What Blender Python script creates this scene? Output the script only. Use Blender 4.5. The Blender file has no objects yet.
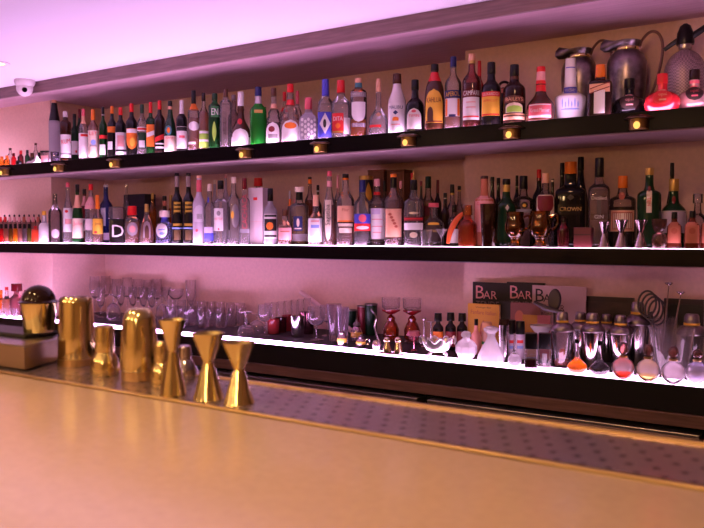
import bpy, bmesh, random
from math import *
from mathutils import Vector, Matrix
random.seed(7)
sc = bpy.context.scene
col = sc.collection

# ------------------------------------------------------------------ camera model
F = 782.0; YAW = radians(33.7); PITCH = atan(29/782.0); EYE = 1.35
sy, cy, sp_, cp = sin(YAW), cos(YAW), sin(PITCH), cos(PITCH)
FW = Vector((-sy*cp, cy*cp, -sp_)); RT = Vector((cy, sy, 0)); UP = Vector((-sy*sp_, cy*sp_, cp))
def ray(px, py): return FW + RT*((px-352)/F) + UP*((264-py)/F)
def at(px, py, D):                       # point of the plane y = D (parallel to the back wall)
    d = ray(px, py); return Vector((0, 0, EYE)) + d*(D/d.y)
def flat(px, py, z):                     # point of the level z
    d = ray(px, py); return Vector((0, 0, EYE)) + d*((z-EYE)/d.z)
def depth(p): return (p-Vector((0, 0, EYE))).dot(FW)
def xz(px, D, z):                        # x where the column px meets depth D at height z
    k = (px-352)/F
    return (k*(D*cy*cp-(z-EYE)*sp_) - D*sy)/(cy+k*sy*cp)

# ------------------------------------------------------------------ materials
MATS = {}
def newmat(name):
    m = bpy.data.materials.new(name); m.use_nodes = True
    nt = m.node_tree; nt.nodes.clear()
    out = nt.nodes.new('ShaderNodeOutputMaterial')
    return m, nt, out
def pr(name, c, rough=.5, metal=0.0, coat=0.0, spec=.5, grain=None):
    if name in MATS: return MATS[name]
    m, nt, out = newmat(name)
    b = nt.nodes.new('ShaderNodeBsdfPrincipled')
    b.inputs['Base Color'].default_value = (*c, 1); b.inputs['Roughness'].default_value = rough
    b.inputs['Metallic'].default_value = metal; b.inputs['Coat Weight'].default_value = coat
    b.inputs['Specular IOR Level'].default_value = spec
    if grain:
        amount, scale, stretch = grain
        tc = nt.nodes.new('ShaderNodeTexCoord'); mp = nt.nodes.new('ShaderNodeMapping')
        mp.inputs['Scale'].default_value = stretch
        nz = nt.nodes.new('ShaderNodeTexNoise'); nz.inputs['Scale'].default_value = scale
        nz.inputs['Detail'].default_value = 6
        rp = nt.nodes.new('ShaderNodeValToRGB')
        rp.color_ramp.elements[0].position = .3; rp.color_ramp.elements[1].position = .7
        rp.color_ramp.elements[0].color = (*[v*(1-amount) for v in c], 1)
        rp.color_ramp.elements[1].color = (*[min(1, v*(1+amount*.6)) for v in c], 1)
        nt.links.new(tc.outputs['Object'], mp.inputs[0]); nt.links.new(mp.outputs[0], nz.inputs['Vector'])
        nt.links.new(nz.outputs['Fac'], rp.inputs[0]); nt.links.new(rp.outputs[0], b.inputs['Base Color'])
        bp = nt.nodes.new('ShaderNodeBump'); bp.inputs['Strength'].default_value = .08
        nt.links.new(nz.outputs['Fac'], bp.inputs['Height']); nt.links.new(bp.outputs[0], b.inputs['Normal'])
    nt.links.new(b.outputs[0], out.inputs[0]); MATS[name] = m
    return m
def glass(name, c, body=.1, bc=None, edge=.35, rough=.03):
    """thin walled glass: tinted see-through, a share of coloured scatter, mirror towards the rim"""
    if name in MATS: return MATS[name]
    m, nt, out = newmat(name); N = nt.nodes.new; K = nt.links.new
    t = N('ShaderNodeBsdfTransparent'); t.inputs[0].default_value = (*c, 1)
    d = N('ShaderNodeBsdfDiffuse'); d.inputs[0].default_value = (*(bc or c), 1)
    tl = N('ShaderNodeBsdfTranslucent'); tl.inputs[0].default_value = (*(bc or c), 1)
    ad = N('ShaderNodeMixShader'); ad.inputs[0].default_value = .5
    K(d.outputs[0], ad.inputs[1]); K(tl.outputs[0], ad.inputs[2])
    m1 = N('ShaderNodeMixShader'); m1.inputs[0].default_value = body
    K(t.outputs[0], m1.inputs[1]); K(ad.outputs[0], m1.inputs[2])
    g = N('ShaderNodeBsdfGlossy'); g.inputs['Roughness'].default_value = rough
    lw = N('ShaderNodeLayerWeight'); lw.inputs['Blend'].default_value = edge
    m2 = N('ShaderNodeMixShader'); K(lw.outputs['Fresnel'], m2.inputs[0])
    K(m1.outputs[0], m2.inputs[1]); K(g.outputs[0], m2.inputs[2])
    K(m2.outputs[0], out.inputs[0]); MATS[name] = m
    return m
def solid(name, c, clear=.25, rough=.0, ior=1.45, body=0.0):
    """thick refracting glass with a share of straight see-through"""
    if name in MATS: return MATS[name]
    m, nt, out = newmat(name); N = nt.nodes.new; K = nt.links.new
    g = N('ShaderNodeBsdfGlass'); g.inputs['Color'].default_value = (*c, 1); g.inputs['Roughness'].default_value = rough; g.inputs['IOR'].default_value = ior
    t = N('ShaderNodeBsdfTransparent'); t.inputs[0].default_value = (*c, 1)
    mx = N('ShaderNodeMixShader'); mx.inputs[0].default_value = clear
    K(g.outputs[0], mx.inputs[1]); K(t.outputs[0], mx.inputs[2]); last = mx
    if body:
        d = N('ShaderNodeBsdfTranslucent'); d.inputs[0].default_value = (*c, 1)
        m2 = N('ShaderNodeMixShader'); m2.inputs[0].default_value = body; K(mx.outputs[0], m2.inputs[1]); K(d.outputs[0], m2.inputs[2]); last = m2
    K(last.outputs[0], out.inputs[0]); MATS[name] = m
    return m
def emit(name, c, s):
    if name in MATS: return MATS[name]
    m, nt, out = newmat(name); e = nt.nodes.new('ShaderNodeEmission')
    e.inputs[0].default_value = (*c, 1); e.inputs[1].default_value = s
    nt.links.new(e.outputs[0], out.inputs[0]); MATS[name] = m
    return m

# opaque colours: paper, plastic, foil
PAL = dict(white=(.82,.78,.78), cream=(.80,.66,.52), black=(.012,.010,.011), red=(.72,.02,.025), dred=(.20,.012,.02),
    orange=(.85,.20,.02), yellow=(.85,.48,.05), gold=(.60,.38,.10), green=(.03,.28,.05), lime=(.35,.60,.08), dgreen=(.012,.05,.02),
    blue=(.07,.07,.55), navy=(.015,.02,.12), teal=(.05,.22,.26), pink=(.80,.36,.36), peach=(.80,.42,.26), brown=(.10,.035,.02),
    dbrown=(.03,.012,.010), silver=(.55,.5,.52), grey=(.3,.27,.28), lav=(.62,.52,.72), rust=(.45,.10,.06), terra=(.55,.16,.10),
    wood=(.28,.12,.06), pinkred=(.75,.12,.16), sky=(.25,.35,.75), darkgrey=(.06,.05,.055))
def paper(n): return pr('paper_'+n, PAL[n], .55)
def plast(n): return pr('cap_'+n, PAL[n] if n != 'black' else (.006,.005,.0055), .28, coat=0 if n == 'black' else .15, spec=.3)
def foil(n): return pr('foil_'+n, PAL[n], .35, metal=.5)
def ink(n): return pr('ink_'+n, PAL[n], .6)
def dark(n): return pr('dark_glass_'+n, [v*.7 for v in PAL[n]], .06, spec=.32)
CLEAR = solid('clear_glass', (.985,.975,.985), .12, 0, 1.45, .06)
CLEARB = glass('clear_glass_bottle', (.965,.95,.965), .13, (1,.95,.98), .30, .02)
FROST = glass('frosted_glass', (.85,.80,.88), .55, (.85,.80,.9), .2, .25)
SMOKE = glass('smoked_glass', (.82,.75,.78), .10, (.6,.5,.53), .34, .02)
BROWNG = glass('brown_glass', (.34,.14,.07), .25, (.16,.05,.02), .3)
AMBER = glass('amber_glass', (.95,.45,.10), .25, (.8,.28,.04), .35)
AMBERRED = glass('amber_red_glass', (.85,.22,.08), .3, (.65,.10,.03), .35)
GREENG = glass('green_glass', (.10,.40,.12), .35, (.03,.22,.05), .3)
EMER = glass('emerald_glass', (.12,.80,.15), .45, (.03,.6,.06), .3)
BLUEG = glass('blue_glass', (.10,.14,.70), .4, (.03,.05,.4), .35)
REDG = glass('red_glass', (.8,.05,.06), .5, (.7,.03,.04), .3)
WATER = glass('clear_spirit', (.98,.97,.985), .05, (.95,.92,.95), .08)
WHISKY = glass('amber_spirit', (.80,.38,.14), .25, (.55,.20,.06), .12)
REDL = glass('red_liqueur', (.5,.02,.03), .5, (.35,.012,.02), .12)
DARKL = glass('dark_liqueur', (.16,.03,.03), .5, (.06,.012,.012), .12)
PEACHL = glass('peach_liqueur', (.95,.55,.35), .35, (.8,.4,.25), .12)
STRAW = glass('straw_spirit', (.95,.85,.45), .2, (.75,.6,.25), .12)
ORANGEL = glass('orange_liqueur', (1,.42,.06), .6, (.95,.36,.04), .12)
BRASS = pr('polished_brass', (.80,.66,.31), .13, metal=1)
BRASSD = pr('dull_brass', (.62,.42,.20), .32, metal=1)
STEEL = pr('polished_steel', (.62,.56,.58), .12, metal=1)
STEELD = pr('dark_tarnished_silver', (.30,.25,.265), .34, metal=1, grain=(.55,22,(1,1,1)))
STEELB = pr('brushed_steel', (.50,.45,.45), .30, metal=1)
BLACKGLOSS = pr('black_gloss', (.005,.0035,.004), .12, spec=.16)
BLACKMATT = pr('black_matt', (.010,.008,.009), .6)

# ------------------------------------------------------------------ mesh helpers
def link(name, me, mat, parent=None, smooth=True, sharp=35):
    if smooth:
        for p in me.polygons: p.use_smooth = True
        me.set_sharp_from_angle(angle=radians(sharp))
    if mat and not me.materials: me.materials.append(mat)
    o = bpy.data.objects.new(name, me); col.objects.link(o)
    if parent: o.parent = parent
    return o
def tag(o, label=None, cat=None, group=None, kind=None):
    if label: o['label'] = label
    if cat: o['category'] = cat
    if group: o['group'] = group
    if kind: o['kind'] = kind
    return o
def empty(name, loc, rz=0, label=None, cat=None, group=None):
    o = bpy.data.objects.new(name, None); col.objects.link(o)
    o.location = loc; o.rotation_euler = (0, 0, rz); o.empty_display_size = .02
    return tag(o, label, cat, group)
def dup(root, loc, rz=None, label=None, sc_=None):
    r = root.copy(); col.objects.link(r); r.location = loc
    if rz is not None: r.rotation_euler = (0, 0, rz)
    if sc_: r.scale = (sc_[0], sc_[0], sc_[1])
    if label: r['label'] = label
    for ch in list(root.children):
        c = ch.copy(); col.objects.link(c); c.parent = r
        for g in list(ch.children):
            d = g.copy(); col.objects.link(d); d.parent = c
    return r
def meshdata(V, Fc, name='m'):
    me = bpy.data.meshes.new(name); me.from_pydata(V, [], Fc); me.update(); return me
def chaikin(P, n=2):
    for _ in range(n):
        Q = [P[0]]
        for a, b in zip(P, P[1:]):
            Q.append(tuple(a[i]*.75+b[i]*.25 for i in range(2))); Q.append(tuple(a[i]*.25+b[i]*.75 for i in range(2)))
        Q.append(P[-1]); P = Q
    return P
def spw(v, e): return copysign(abs(v)**e, v)
def loft(P, n=2, asp=1, seg=20):
    """rings of (z, r); superellipse section; closed at both ends"""
    V = []; Fc = []; e = 2.0/n
    for z, r in P:
        for k in range(seg):
            a = 2*pi*(k+.5)/seg
            V.append((r*spw(cos(a), e), asp*r*spw(sin(a), e), z))
    m = len(P)
    for i in range(m-1):
        for k in range(seg):
            k2 = (k+1) % seg
            Fc.append((i*seg+k, i*seg+k2, (i+1)*seg+k2, (i+1)*seg+k))
    Fc.append(tuple(reversed(range(seg)))); Fc.append(tuple((m-1)*seg+k for k in range(seg)))
    return meshdata(V, Fc)
def lathe(P, seg=24):
    """(r, z) points; r = 0 closes to a pole"""
    V = []; Fc = []; R = []
    for r, z in P:
        if r <= 1e-6: R.append([len(V)]); V.append((0, 0, z))
        else:
            R.append(list(range(len(V), len(V)+seg)))
            for k in range(seg):
                a = 2*pi*k/seg; V.append((r*cos(a), r*sin(a), z))
    for A, B_ in zip(R, R[1:]):
        for k in range(seg):
            k2 = (k+1) % seg
            if len(A) == 1 and len(B_) == 1: break
            if len(A) == 1: Fc.append((A[0], B_[k2], B_[k]))
            elif len(B_) == 1: Fc.append((A[k], A[k2], B_[0]))
            else: Fc.append((A[k], A[k2], B_[k2], B_[k]))
    return meshdata(V, Fc)
def boxmesh(x0, x1, y0, y1, z0, z1, bev=0.0):
    bm = bmesh.new(); bmesh.ops.create_cube(bm, size=1)
    for v in bm.verts:
        v.co = ((x0+x1)/2+v.co.x*(x1-x0), (y0+y1)/2+v.co.y*(y1-y0), (z0+z1)/2+v.co.z*(z1-z0))
    if bev: bmesh.ops.bevel(bm, geom=bm.edges[:], offset=bev, segments=2, profile=.5, affect='EDGES')
    me = bpy.data.meshes.new('b'); bm.to_mesh(me); bm.free(); return me
def prism(poly, z0, z1):
    n = len(poly)
    V = [(x, y, z0) for x, y in poly]+[(x, y, z1) for x, y in poly]
    Fc = [tuple(reversed(range(n))), tuple(range(n, 2*n))]+[(i, (i+1) % n, n+(i+1) % n, n+i) for i in range(n)]
    return meshdata(V, Fc)
def tube(pts, r, seg=10, closed=False):
    P = [Vector(p) for p in pts]; rad = r if isinstance(r, (list, tuple)) else [r]*len(P)
    V = []; Fc = []; prev = None
    for i, p in enumerate(P):
        if closed: t = P[(i+1) % len(P)]-P[i-1]
        else: t = P[min(i+1, len(P)-1)]-P[max(i-1, 0)]
        t.normalize()
        if prev is None:
            u = t.orthogonal().normalized()
        else:
            u = (prev-t*prev.dot(t)).normalized()
        prev = u; w = t.cross(u)
        for k in range(seg):
            a = 2*pi*k/seg; V.append(tuple(p+(u*cos(a)+w*sin(a))*rad[i]))
    m = len(P)
    for i in range(m if closed else m-1):
        j = (i+1) % m
        for k in range(seg):
            k2 = (k+1) % seg; Fc.append((i*seg+k, i*seg+k2, j*seg+k2, j*seg+k))
    if not closed:
        Fc.append(tuple(reversed(range(seg)))); Fc.append(tuple((m-1)*seg+k for k in range(seg)))
    return meshdata(V, Fc)
def spline(pts, n=8):
    P = [Vector(p) for p in pts]; P = [2*P[0]-P[1]]+P+[2*P[-1]-P[-2]]; out = []
    for i in range(1, len(P)-2):
        for k in range(n):
            t = k/n; a, b, c, d = P[i-1], P[i], P[i+1], P[i+2]
            out.append(.5*((2*b)+(c-a)*t+(2*a-5*b+4*c-d)*t*t+(3*b-a-3*c+d)*t**3))
    out.append(P[-2]); return out
def join_mesh(meshes):
    bm = bmesh.new()
    for m in meshes: bm.from_mesh(m)
    me = bpy.data.meshes.new('j'); bm.to_mesh(me); bm.free(); return me
TXT = {}
def textmesh(s):
    """letters as (verts, faces), width and height normalised to cap height 1, centred"""
    if s in TXT: return TXT[s]
    cu = bpy.data.curves.new('t', 'FONT'); cu.body = s; cu.size = 1; cu.resolution_u = 2
    cu.align_x = 'CENTER'; cu.align_y = 'CENTER'
    ob = bpy.data.objects.new('t', cu); col.objects.link(ob)
    me = bpy.data.meshes.new_from_object(ob.evaluated_get(bpy.context.evaluated_depsgraph_get()))
    V = [v.co.copy() for v in me.vertices]; Fc = [tuple(p.vertices) for p in me.polygons]
    bpy.data.objects.remove(ob); bpy.data.curves.remove(cu); bpy.data.meshes.remove(me)
    xs = [v.x for v in V]; ys = [v.y for v in V]
    cx, cy_, h = (min(xs)+max(xs))/2, (min(ys)+max(ys))/2, max(ys)-min(ys)
    V = [((v.x-cx)/h, (v.y-cy_)/h) for v in V]
    TXT[s] = (V, Fc, (max(xs)-min(xs))/h); return TXT[s]
def flat_text(name, s, h, loc, mat, parent, width=None, rot=0, axis='front'):
    """flat lettering facing -Y at local loc (centre)"""
    V, Fc, w = textmesh(s); kx = h if not width else width/w
    W = []
    for x, y in V:
        a, b = x*kx, y*h
        a, b = a*cos(rot)-b*sin(rot), a*sin(rot)+b*cos(rot)
        W.append((loc[0]+a, loc[1], loc[2]+b))
    return link(name, meshdata(W, Fc), mat, parent, smooth=False)

# ------------------------------------------------------------------ bottles
SH = {
 'bord': [(0,.93),(.012,1),(.60,1),(.66,.93),(.71,.62),(.75,.4),(.80,.34),(1,.32)],
 'burg': [(0,.93),(.012,1),(.42,1),(.55,.85),(.66,.55),(.76,.38),(.85,.33),(1,.31)],
 'spirit': [(0,.93),(.012,1),(.56,1),(.63,.92),(.69,.55),(.73,.38),(1,.35)],
 'straight': [(0,.95),(.01,1),(.74,1),(.79,.9),(.82,.5),(.85,.4),(1,.38)],
 'square': [(0,.95),(.01,1),(.62,1),(.67,.93),(.70,.6),(.725,.38),(1,.36)],
 'squat': [(0,.9),(.03,1),(.22,1),(.34,.9),(.43,.6),(.5,.40),(.58,.33),(.66,.30),(.68,.36),(.72,.30),(1,.27)],
 'ball': [(0,.66),(.03,.8),(.12,.97),(.26,1.03),(.40,.97),(.50,.70),(.56,.34),(.60,.27),(1,.27)],
 'cone': [(0,.97),(.01,1),(.60,1),(.66,.97),(.90,.48),(1,.42)],
 'bulb': [(0,.93),(.012,1),(.40,1),(.47,.9),(.505,.70),(.53,.76),(.57,.74),(.62,.5),(.68,.36),(.72,.32),(1,.30)],
 'malibu': [(0,.95),(.012,1),(.50,1),(.58,.93),(.70,.6),(.80,.44),(1,.40)],
 'kahlua': [(0,.95),(.012,1),(.55,1),(.68,.85),(.80,.5),(.86,.36),(1,.34)],
 'roundlow': [(0,.9),(.02,1),(.26,.97),(.36,.75),(.44,.42),(.5,.28),(.6,.24),(1,.22)],
 'wide': [(0,.95),(.012,1),(.62,1),(.68,.97),(.71,.7),(.73,.34),(1,.32)],
 'trap': [(0,.78),(.02,.82),(.36,1),(.42,.96),(.46,.62),(.5,.42),(.7,.38),(1,.34)],
 'bell': [(0,.95),(.02,1),(.3,.95),(.5,.75),(.65,.45),(.72,.26),(1,.22)],
 'low': [(0,.93),(.015,1),(.45,1),(.55,.93),(.62,.6),(.66,.36),(1,.34)],
 'mini': [(0,.93),(.02,1),(.55,1),(.64,.85),(.7,.45),(1,.42)],
 'flask': [(0,.5),(.03,.75),(.14,1),(.24,.95),(.36,.5),(.45,.24),(.7,.15),(1,.14)],
}
PLACED = []                              # (level, x, y, r)
def clear_spot(level, px, z0, D, w, dmax, step=.009, gap=.0015):
    """slide back along the view until the footprint is free"""
    def foot(D):
        x = xz(px, D, z0); q = Vector((x, D, z0)); return x, D, w/2*depth(q)/F
    def free(x, D, r): return all((x-a)**2+(D-b)**2 >= (r+c+gap)**2 for l, a, b, c in PLACED if l == level)
    D = min(D, dmax-foot(D)[2]); D0 = D; lo = 3.06+foot(3.1)[2]
    for k in list(range(90))+list(range(-1, -60, -1)):
        x, Dk, r = foot(D0+k*step)
        if Dk+r <= dmax and (Dk >= lo or k >= 0) and free(x, Dk, r):
            PLACED.append((level, x, Dk, r)); return x, Dk, r
    print('CROWDED', level, px, D0)
    x, D, r = foot(D0)
    PLACED.append((level, x, D, r))
    return x, D, r
ZT, ZM, ZB, ZC = 1.817, 1.2975, .797, 1.0525
LEVEL = {'T': ZT+.002, 'M': ZM+.002, 'B': ZB+.002}
GROUP = {'T': 'bottles on the top shelf', 'M': 'bottles on the middle shelf', 'B': 'bottles on the bottom shelf'}
def dmax_for(px): return 3.26 if px < 49 else (3.71 if px < 462 else 3.53)
def L(y0, y1, mat, hw=.9, c=0, shape='rect', name='label', text=None, tc='black', ts=3, ty=None, tx=0, rot=0, tw=None, sub=()):
    return dict(y0=y0, y1=y1, mat=mat, hw=hw, c=c, shape=shape, name=name, text=text, tc=tc, ts=ts, ty=ty, tx=tx, rot=rot, tw=tw, sub=sub)
def rowfac(shape, t):
    u = 2*t-1
    if shape == 'oval': return sqrt(max(0, 1-u*u))
    if shape == 'arch': return 1 if t < .55 else sqrt(max(0, 1-((t-.55)/.45)**2))
    if shape == 'barch': return 1 if t > .45 else sqrt(max(0, 1-((.45-t)/.45)**2))
    if shape == 'diamond': return 1-abs(u)
    if shape == 'leaf': return sin(pi*t)**.8
    return 1
class Surf:
    def __init__(s, P, n, asp): s.P = P; s.n = n; s.asp = asp
    def R(s, z):
        P = s.P
        if z <= P[0][0]: return P[0][1]
        for (a, ra), (b, rb) in zip(P, P[1:]):
            if a <= z <= b: return ra+(rb-ra)*((z-a)/(b-a) if b > a else 0)
        return P[-1][1]
    def pt(s, x, z, e):
        R = s.R(z)+e; x = max(-R*.985, min(R*.985, x))
        return (x, -s.asp*R*(1-abs(x/R)**s.n)**(1/s.n), z)
    def patch(s, z0, z1, xc, xw, shape, e, skew=0):
        nz, nx = (12, 10); V = []; Fc = []
        for i in range(nz+1):
            t = i/nz; z = z0+(z1-z0)*t; f = max(.02, rowfac(shape, t))
            for j in range(nx+1):
                q = 2*j/nx-1; V.append(s.pt(xc+xw*f*q, z+skew*q, e))
        for i in range(nz):
            for j in range(nx):
                a = i*(nx+1)+j; Fc.append((a, a+1, a+nx+2, a+nx+1))
        return meshdata(V, Fc)
    def text(s, st, h, xc, zc, e, wmax, rot):
        V, Fc, w = textmesh(st); kx = min(h, wmax/w) if wmax else h
        W = []
        for x, y in V:
            a, b = x*kx, y*h
            a, b = a*cos(rot)-b*sin(rot), a*sin(rot)+b*cos(rot)
            W.append(s.pt(xc+a, zc+b, e))
        return meshdata(W, Fc)
def B(level, px, top, w, D, shape, mat, cap, capy, label, lab=(), liq=None, neck=(), n=2, asp=1, turn=0, name='liquor_bottle',
      cat='bottle', group=None, capr=1.12, seg=20, capname='cap', z0=None, dmax=None):
    """a bottle standing on shelf `level`; heights come from photo rows at its own distance"""
    z0 = LEVEL[level] if z0 is None else z0
    x, D, r = clear_spot(level, px, z0, D, w*(1.2 if n >= 4 else 1), dmax or dmax_for(px)); r = r/1.2 if n >= 4 else r
    zz = lambda y: at(px, y, D).z-z0
    h = zz(top)
    root = empty(name, (x, D, z0), atan2(-x, D)+radians(turn), label, cat, group or GROUP.get(level))
    P = chaikin([(z*h, rr*r) for z, rr in SH[shape]], 2)
    S = Surf(P, n, asp)
    zc = zz(capy) if capy else h
    Pb = [p for p in P if p[0] < zc-1e-4]+[(zc, S.R(zc))]
    link('bottle_body', loft(Pb, n, asp, seg), mat, root)
    if cap:
        rc = S.R(zc)*capr
        rc2 = max(S.R(h)*capr, rc*.9)
        link(capname, loft([(zc-.001, rc*.97), (zc+.001, rc), (h-.002, rc2), (h, rc2*.93)], n if n > 3 and shape == 'straight' else 2, 1, 14), cap, root)
    if liq:
        lm, ly = liq; zl = min(zz(ly), zc-.004)
        Pl = [(.006, S.R(.006)*.9)]+[(z, rr*.92) for z, rr in P if .008 < z < zl]+[(zl, S.R(zl)*.92)]
        link('liquid', loft(Pl, n, asp, seg), lm, root)
    for a, b, m in neck:
        za, zb = zz(b), zz(a); ks = [za+(zb-za)*i/4 for i in range(5)]
        link('neck_label', loft([(k, S.R(k)+.0012) for k in ks], n, asp, 16), m, root)
    for d in lab:
        z1, z0_ = zz(d['y0']), zz(d['y1']); Rm = S.R((z0_+z1)/2)
        e = .0009 if d['name'] != 'band' else .0006
        lo = link(d['name'], S.patch(z0_, z1, d['c']*Rm, d['hw']*Rm, d['shape'], e), d['mat'], root)
        for q in d['sub']:
            nm, y0, y1, m, hw, c, shp = q[:7]; sk = q[7] if len(q) > 7 else 0
            link(nm, S.patch(zz(y1), zz(y0), c*Rm, hw*Rm, shp, e+.0006, sk*r), m, lo)
        if d['text']:
            ty = d['ty'] if d['ty'] is not None else (d['y0']+d['y1'])/2
            hh = d['ts']*depth(Vector((x, D, z0)))/F
            link('lettering', S.text(d['text'], hh, (d['c']+d['tx'])*Rm, zz(ty), e+.0013, (d['tw'] or 1.7*d['hw'])*Rm if abs(d['rot']) < 1 else None, d['rot']), ink(d['tc']), lo, smooth=False)
    return root
# ------------------------------------------------------------------ the room
WALL = pr('wall_plaster', (.84,.58,.47), .8, grain=(.06, 60, (1,1,1)))
CEIL = pr('ceiling_paint', (.76,.71,.75), .8)
SOFF = pr('soffit_board', (.55,.33,.38), .6, grain=(.10, 4, (1.2,14,14)))
TRIMW = pr('trim_wood', (.22,.125,.125), .5, grain=(.30, 5, (1.2,16,16)))
REAR = pr('rear_wall', (.60,.42,.27), .8)
def struct(name, me, mat):
    return tag(link(name, me, mat, smooth=False), kind='structure')
XL, XN, XJ, XR = -7.2, -4.63, -1.69, 1.6
DL, DB, DR = 3.28, 3.72, 3.54
SOF, CEZ, DS = 2.255, 2.32, 3.04
struct('floor', boxmesh(XL, XR, -2.6, 3.9, -.1, 0), pr('floor_tile', (.06,.045,.04), .35))
struct('ceiling', boxmesh(XL, XR, -2.6, DS+.02, CEZ, CEZ+.1), CEIL)
struct('ceiling_soffit', boxmesh(XL, XR, DS+.02, 3.9, SOF, CEZ+.1), SOFF)
struct('trim_soffit', boxmesh(XL, XR, DS, DS+.02, SOF-.004, CEZ), TRIMW)
struct('wall_back', prism([(XL, DL), (XN, DL), (XN, DB), (XJ, DB), (XJ, DR), (XR, DR), (XR, 3.9), (XL, 3.9)], 0, SOF), WALL)
struct('wall_left', boxmesh(XL-.1, XL, -2.6, 3.9, 0, CEZ), WALL)
struct('wall_right', boxmesh(XR, XR+.1, -2.6, 3.9, 0, CEZ), REAR)
struct('wall_front', boxmesh(XL, XR, -2.7, -2.6, 0, CEZ), REAR)

# ------------------------------------------------------------------ back-bar shelves
BOARD = pr('shelf_board', (.50,.33,.36), .55, grain=(.10, 4, (1.2,14,14)))
GLOW_T = emit('shelf_light_top', (.95,.54,.95), 24)
GLOW_M = emit('shelf_light_middle', (.95,.54,.97), 22)
GLOW_MR = emit('shelf_light_middle_dim', (.97,.56,.88), 8)
GLOW_B = emit('shelf_light_bottom', (.84,.45,1), 19)
GLOW_BR = emit('shelf_light_bottom_dim', (.97,.55,.92), 10)
E_ = .004
def shelf_poly(front, back=0):
    return [(XL+.01, front), (XR-.01, front), (XR-.01, DR-E_-back), (XJ-E_*1, DR-E_-back), (XJ-E_, DB-E_-back), (XN+E_, DB-E_-back), (XN+E_, DL-E_-back), (XL+.01, DL-E_-back)]
def shelf(name, z1, z0, front, lip, glow, x0, x1, label, depth_=.13, off=.02, glow2=None):
    t = empty(name, (-2.2, front, z0), 0, label, 'shelf', 'back bar shelves')
    def P(poly): return [(x+2.2, y-front) for x, y in poly]
    link('shelf_board', prism(P(shelf_poly(front+.022)), 0, z1-z0-.002), BOARD, t, smooth=False)
    link('fascia', boxmesh(XL+2.21, XR+2.19, 0, .02, .004, z1-z0+lip, .0015), BLACKGLOSS, t, smooth=False)
    link('shelf_top', prism(P(shelf_poly(front+.022)), z1-z0-.0019, z1-z0), BLACKGLOSS, t, smooth=False)
    xm = -1.75 if glow2 else x1
    link('light_panel', boxmesh(x0+2.2, xm+2.2, off, off+depth_, z1-z0+.0002, z1-z0+.0015), glow, t, smooth=False)
    if glow2: link('light_panel', boxmesh(xm+2.2005, x1+2.2, off, off+depth_, z1-z0+.0002, z1-z0+.0015), glow2, t, smooth=False)
    return t
shelf('back_bar_shelf', ZT, 1.742, 3.10, .003, GLOW_T, XL+.1, -.25, 'topmost long black-edged shelf with bottles and small brass lamp shapes', .032, .0205)
shelf('back_bar_shelf', ZM, 1.229, 3.10, 0, GLOW_M, XL+.1, -.25, 'middle long black-edged shelf with a thin glowing front line', .045, .002, GLOW_MR)

# lower back bar: luminous top over a black base
t = empty('back_bar_cabinet', (-2.2, 3.04, 0), 0, 'low black back bar base with bright glowing top edge under the glassware', 'cabinet')
def P(poly): return [(x+2.2, y-3.04) for x, y in poly]
link('carcass', prism(P(shelf_poly(3.09)), 0, ZB-.003), BLACKMATT, t, smooth=False)
link('worktop', prism(P(shelf_poly(3.045)), ZB-.003, ZB), BLACKMATT, t, smooth=False)
link('front_panel', boxmesh(XL+2.21, XR+2.19, .012, .05, .694, ZB-.003), pr('black_laminate', (.008,.006,.007), .35), t, smooth=False)
link('wooden_rail', boxmesh(XL+2.21, XR+2.19, 0, .05, .645, .692, .002), pr('rail_wood', (.16,.075,.055), .45, grain=(.35, 5, (1.2,18,18))), t, smooth=False)
link('light_panel', boxmesh(XL+2.3, .40, .008, .125, ZB+.0002, ZB+.0015), GLOW_B, t, smooth=False)
link('light_panel', boxmesh(.4005, 1.95, .008, .125, ZB+.0002, ZB+.0015), GLOW_BR, t, smooth=False)
for (pa, pb, lab) in ((120, 417, 'left stainless undercounter fridge below the glowing bottom shelf'), (427, 700, 'right stainless undercounter fridge below the glowing bottom shelf')):
    xa, xb = at(pa, 400, 3.0).x, at(pb, 400, 3.0).x
    f = empty('undercounter_fridge', ((xa+xb)/2, 3.0, 0), 0, lab, 'fridge', 'undercounter fridges')
    hw = (xb-xa)/2
    link('body', boxmesh(-hw, hw, .004, .08, .02, .62, .004), pr('fridge_steel', (.20,.13,.13), .35, metal=.8), f, smooth=False)
    link('top_edge', boxmesh(-hw, hw, -.002, .08, .6205, .632, .002), STEELB, f, smooth=False)
    link('door', boxmesh(-hw+.02, hw-.02, -.012, .003, .06, .56, .004), STEELB, f, smooth=False)

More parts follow.
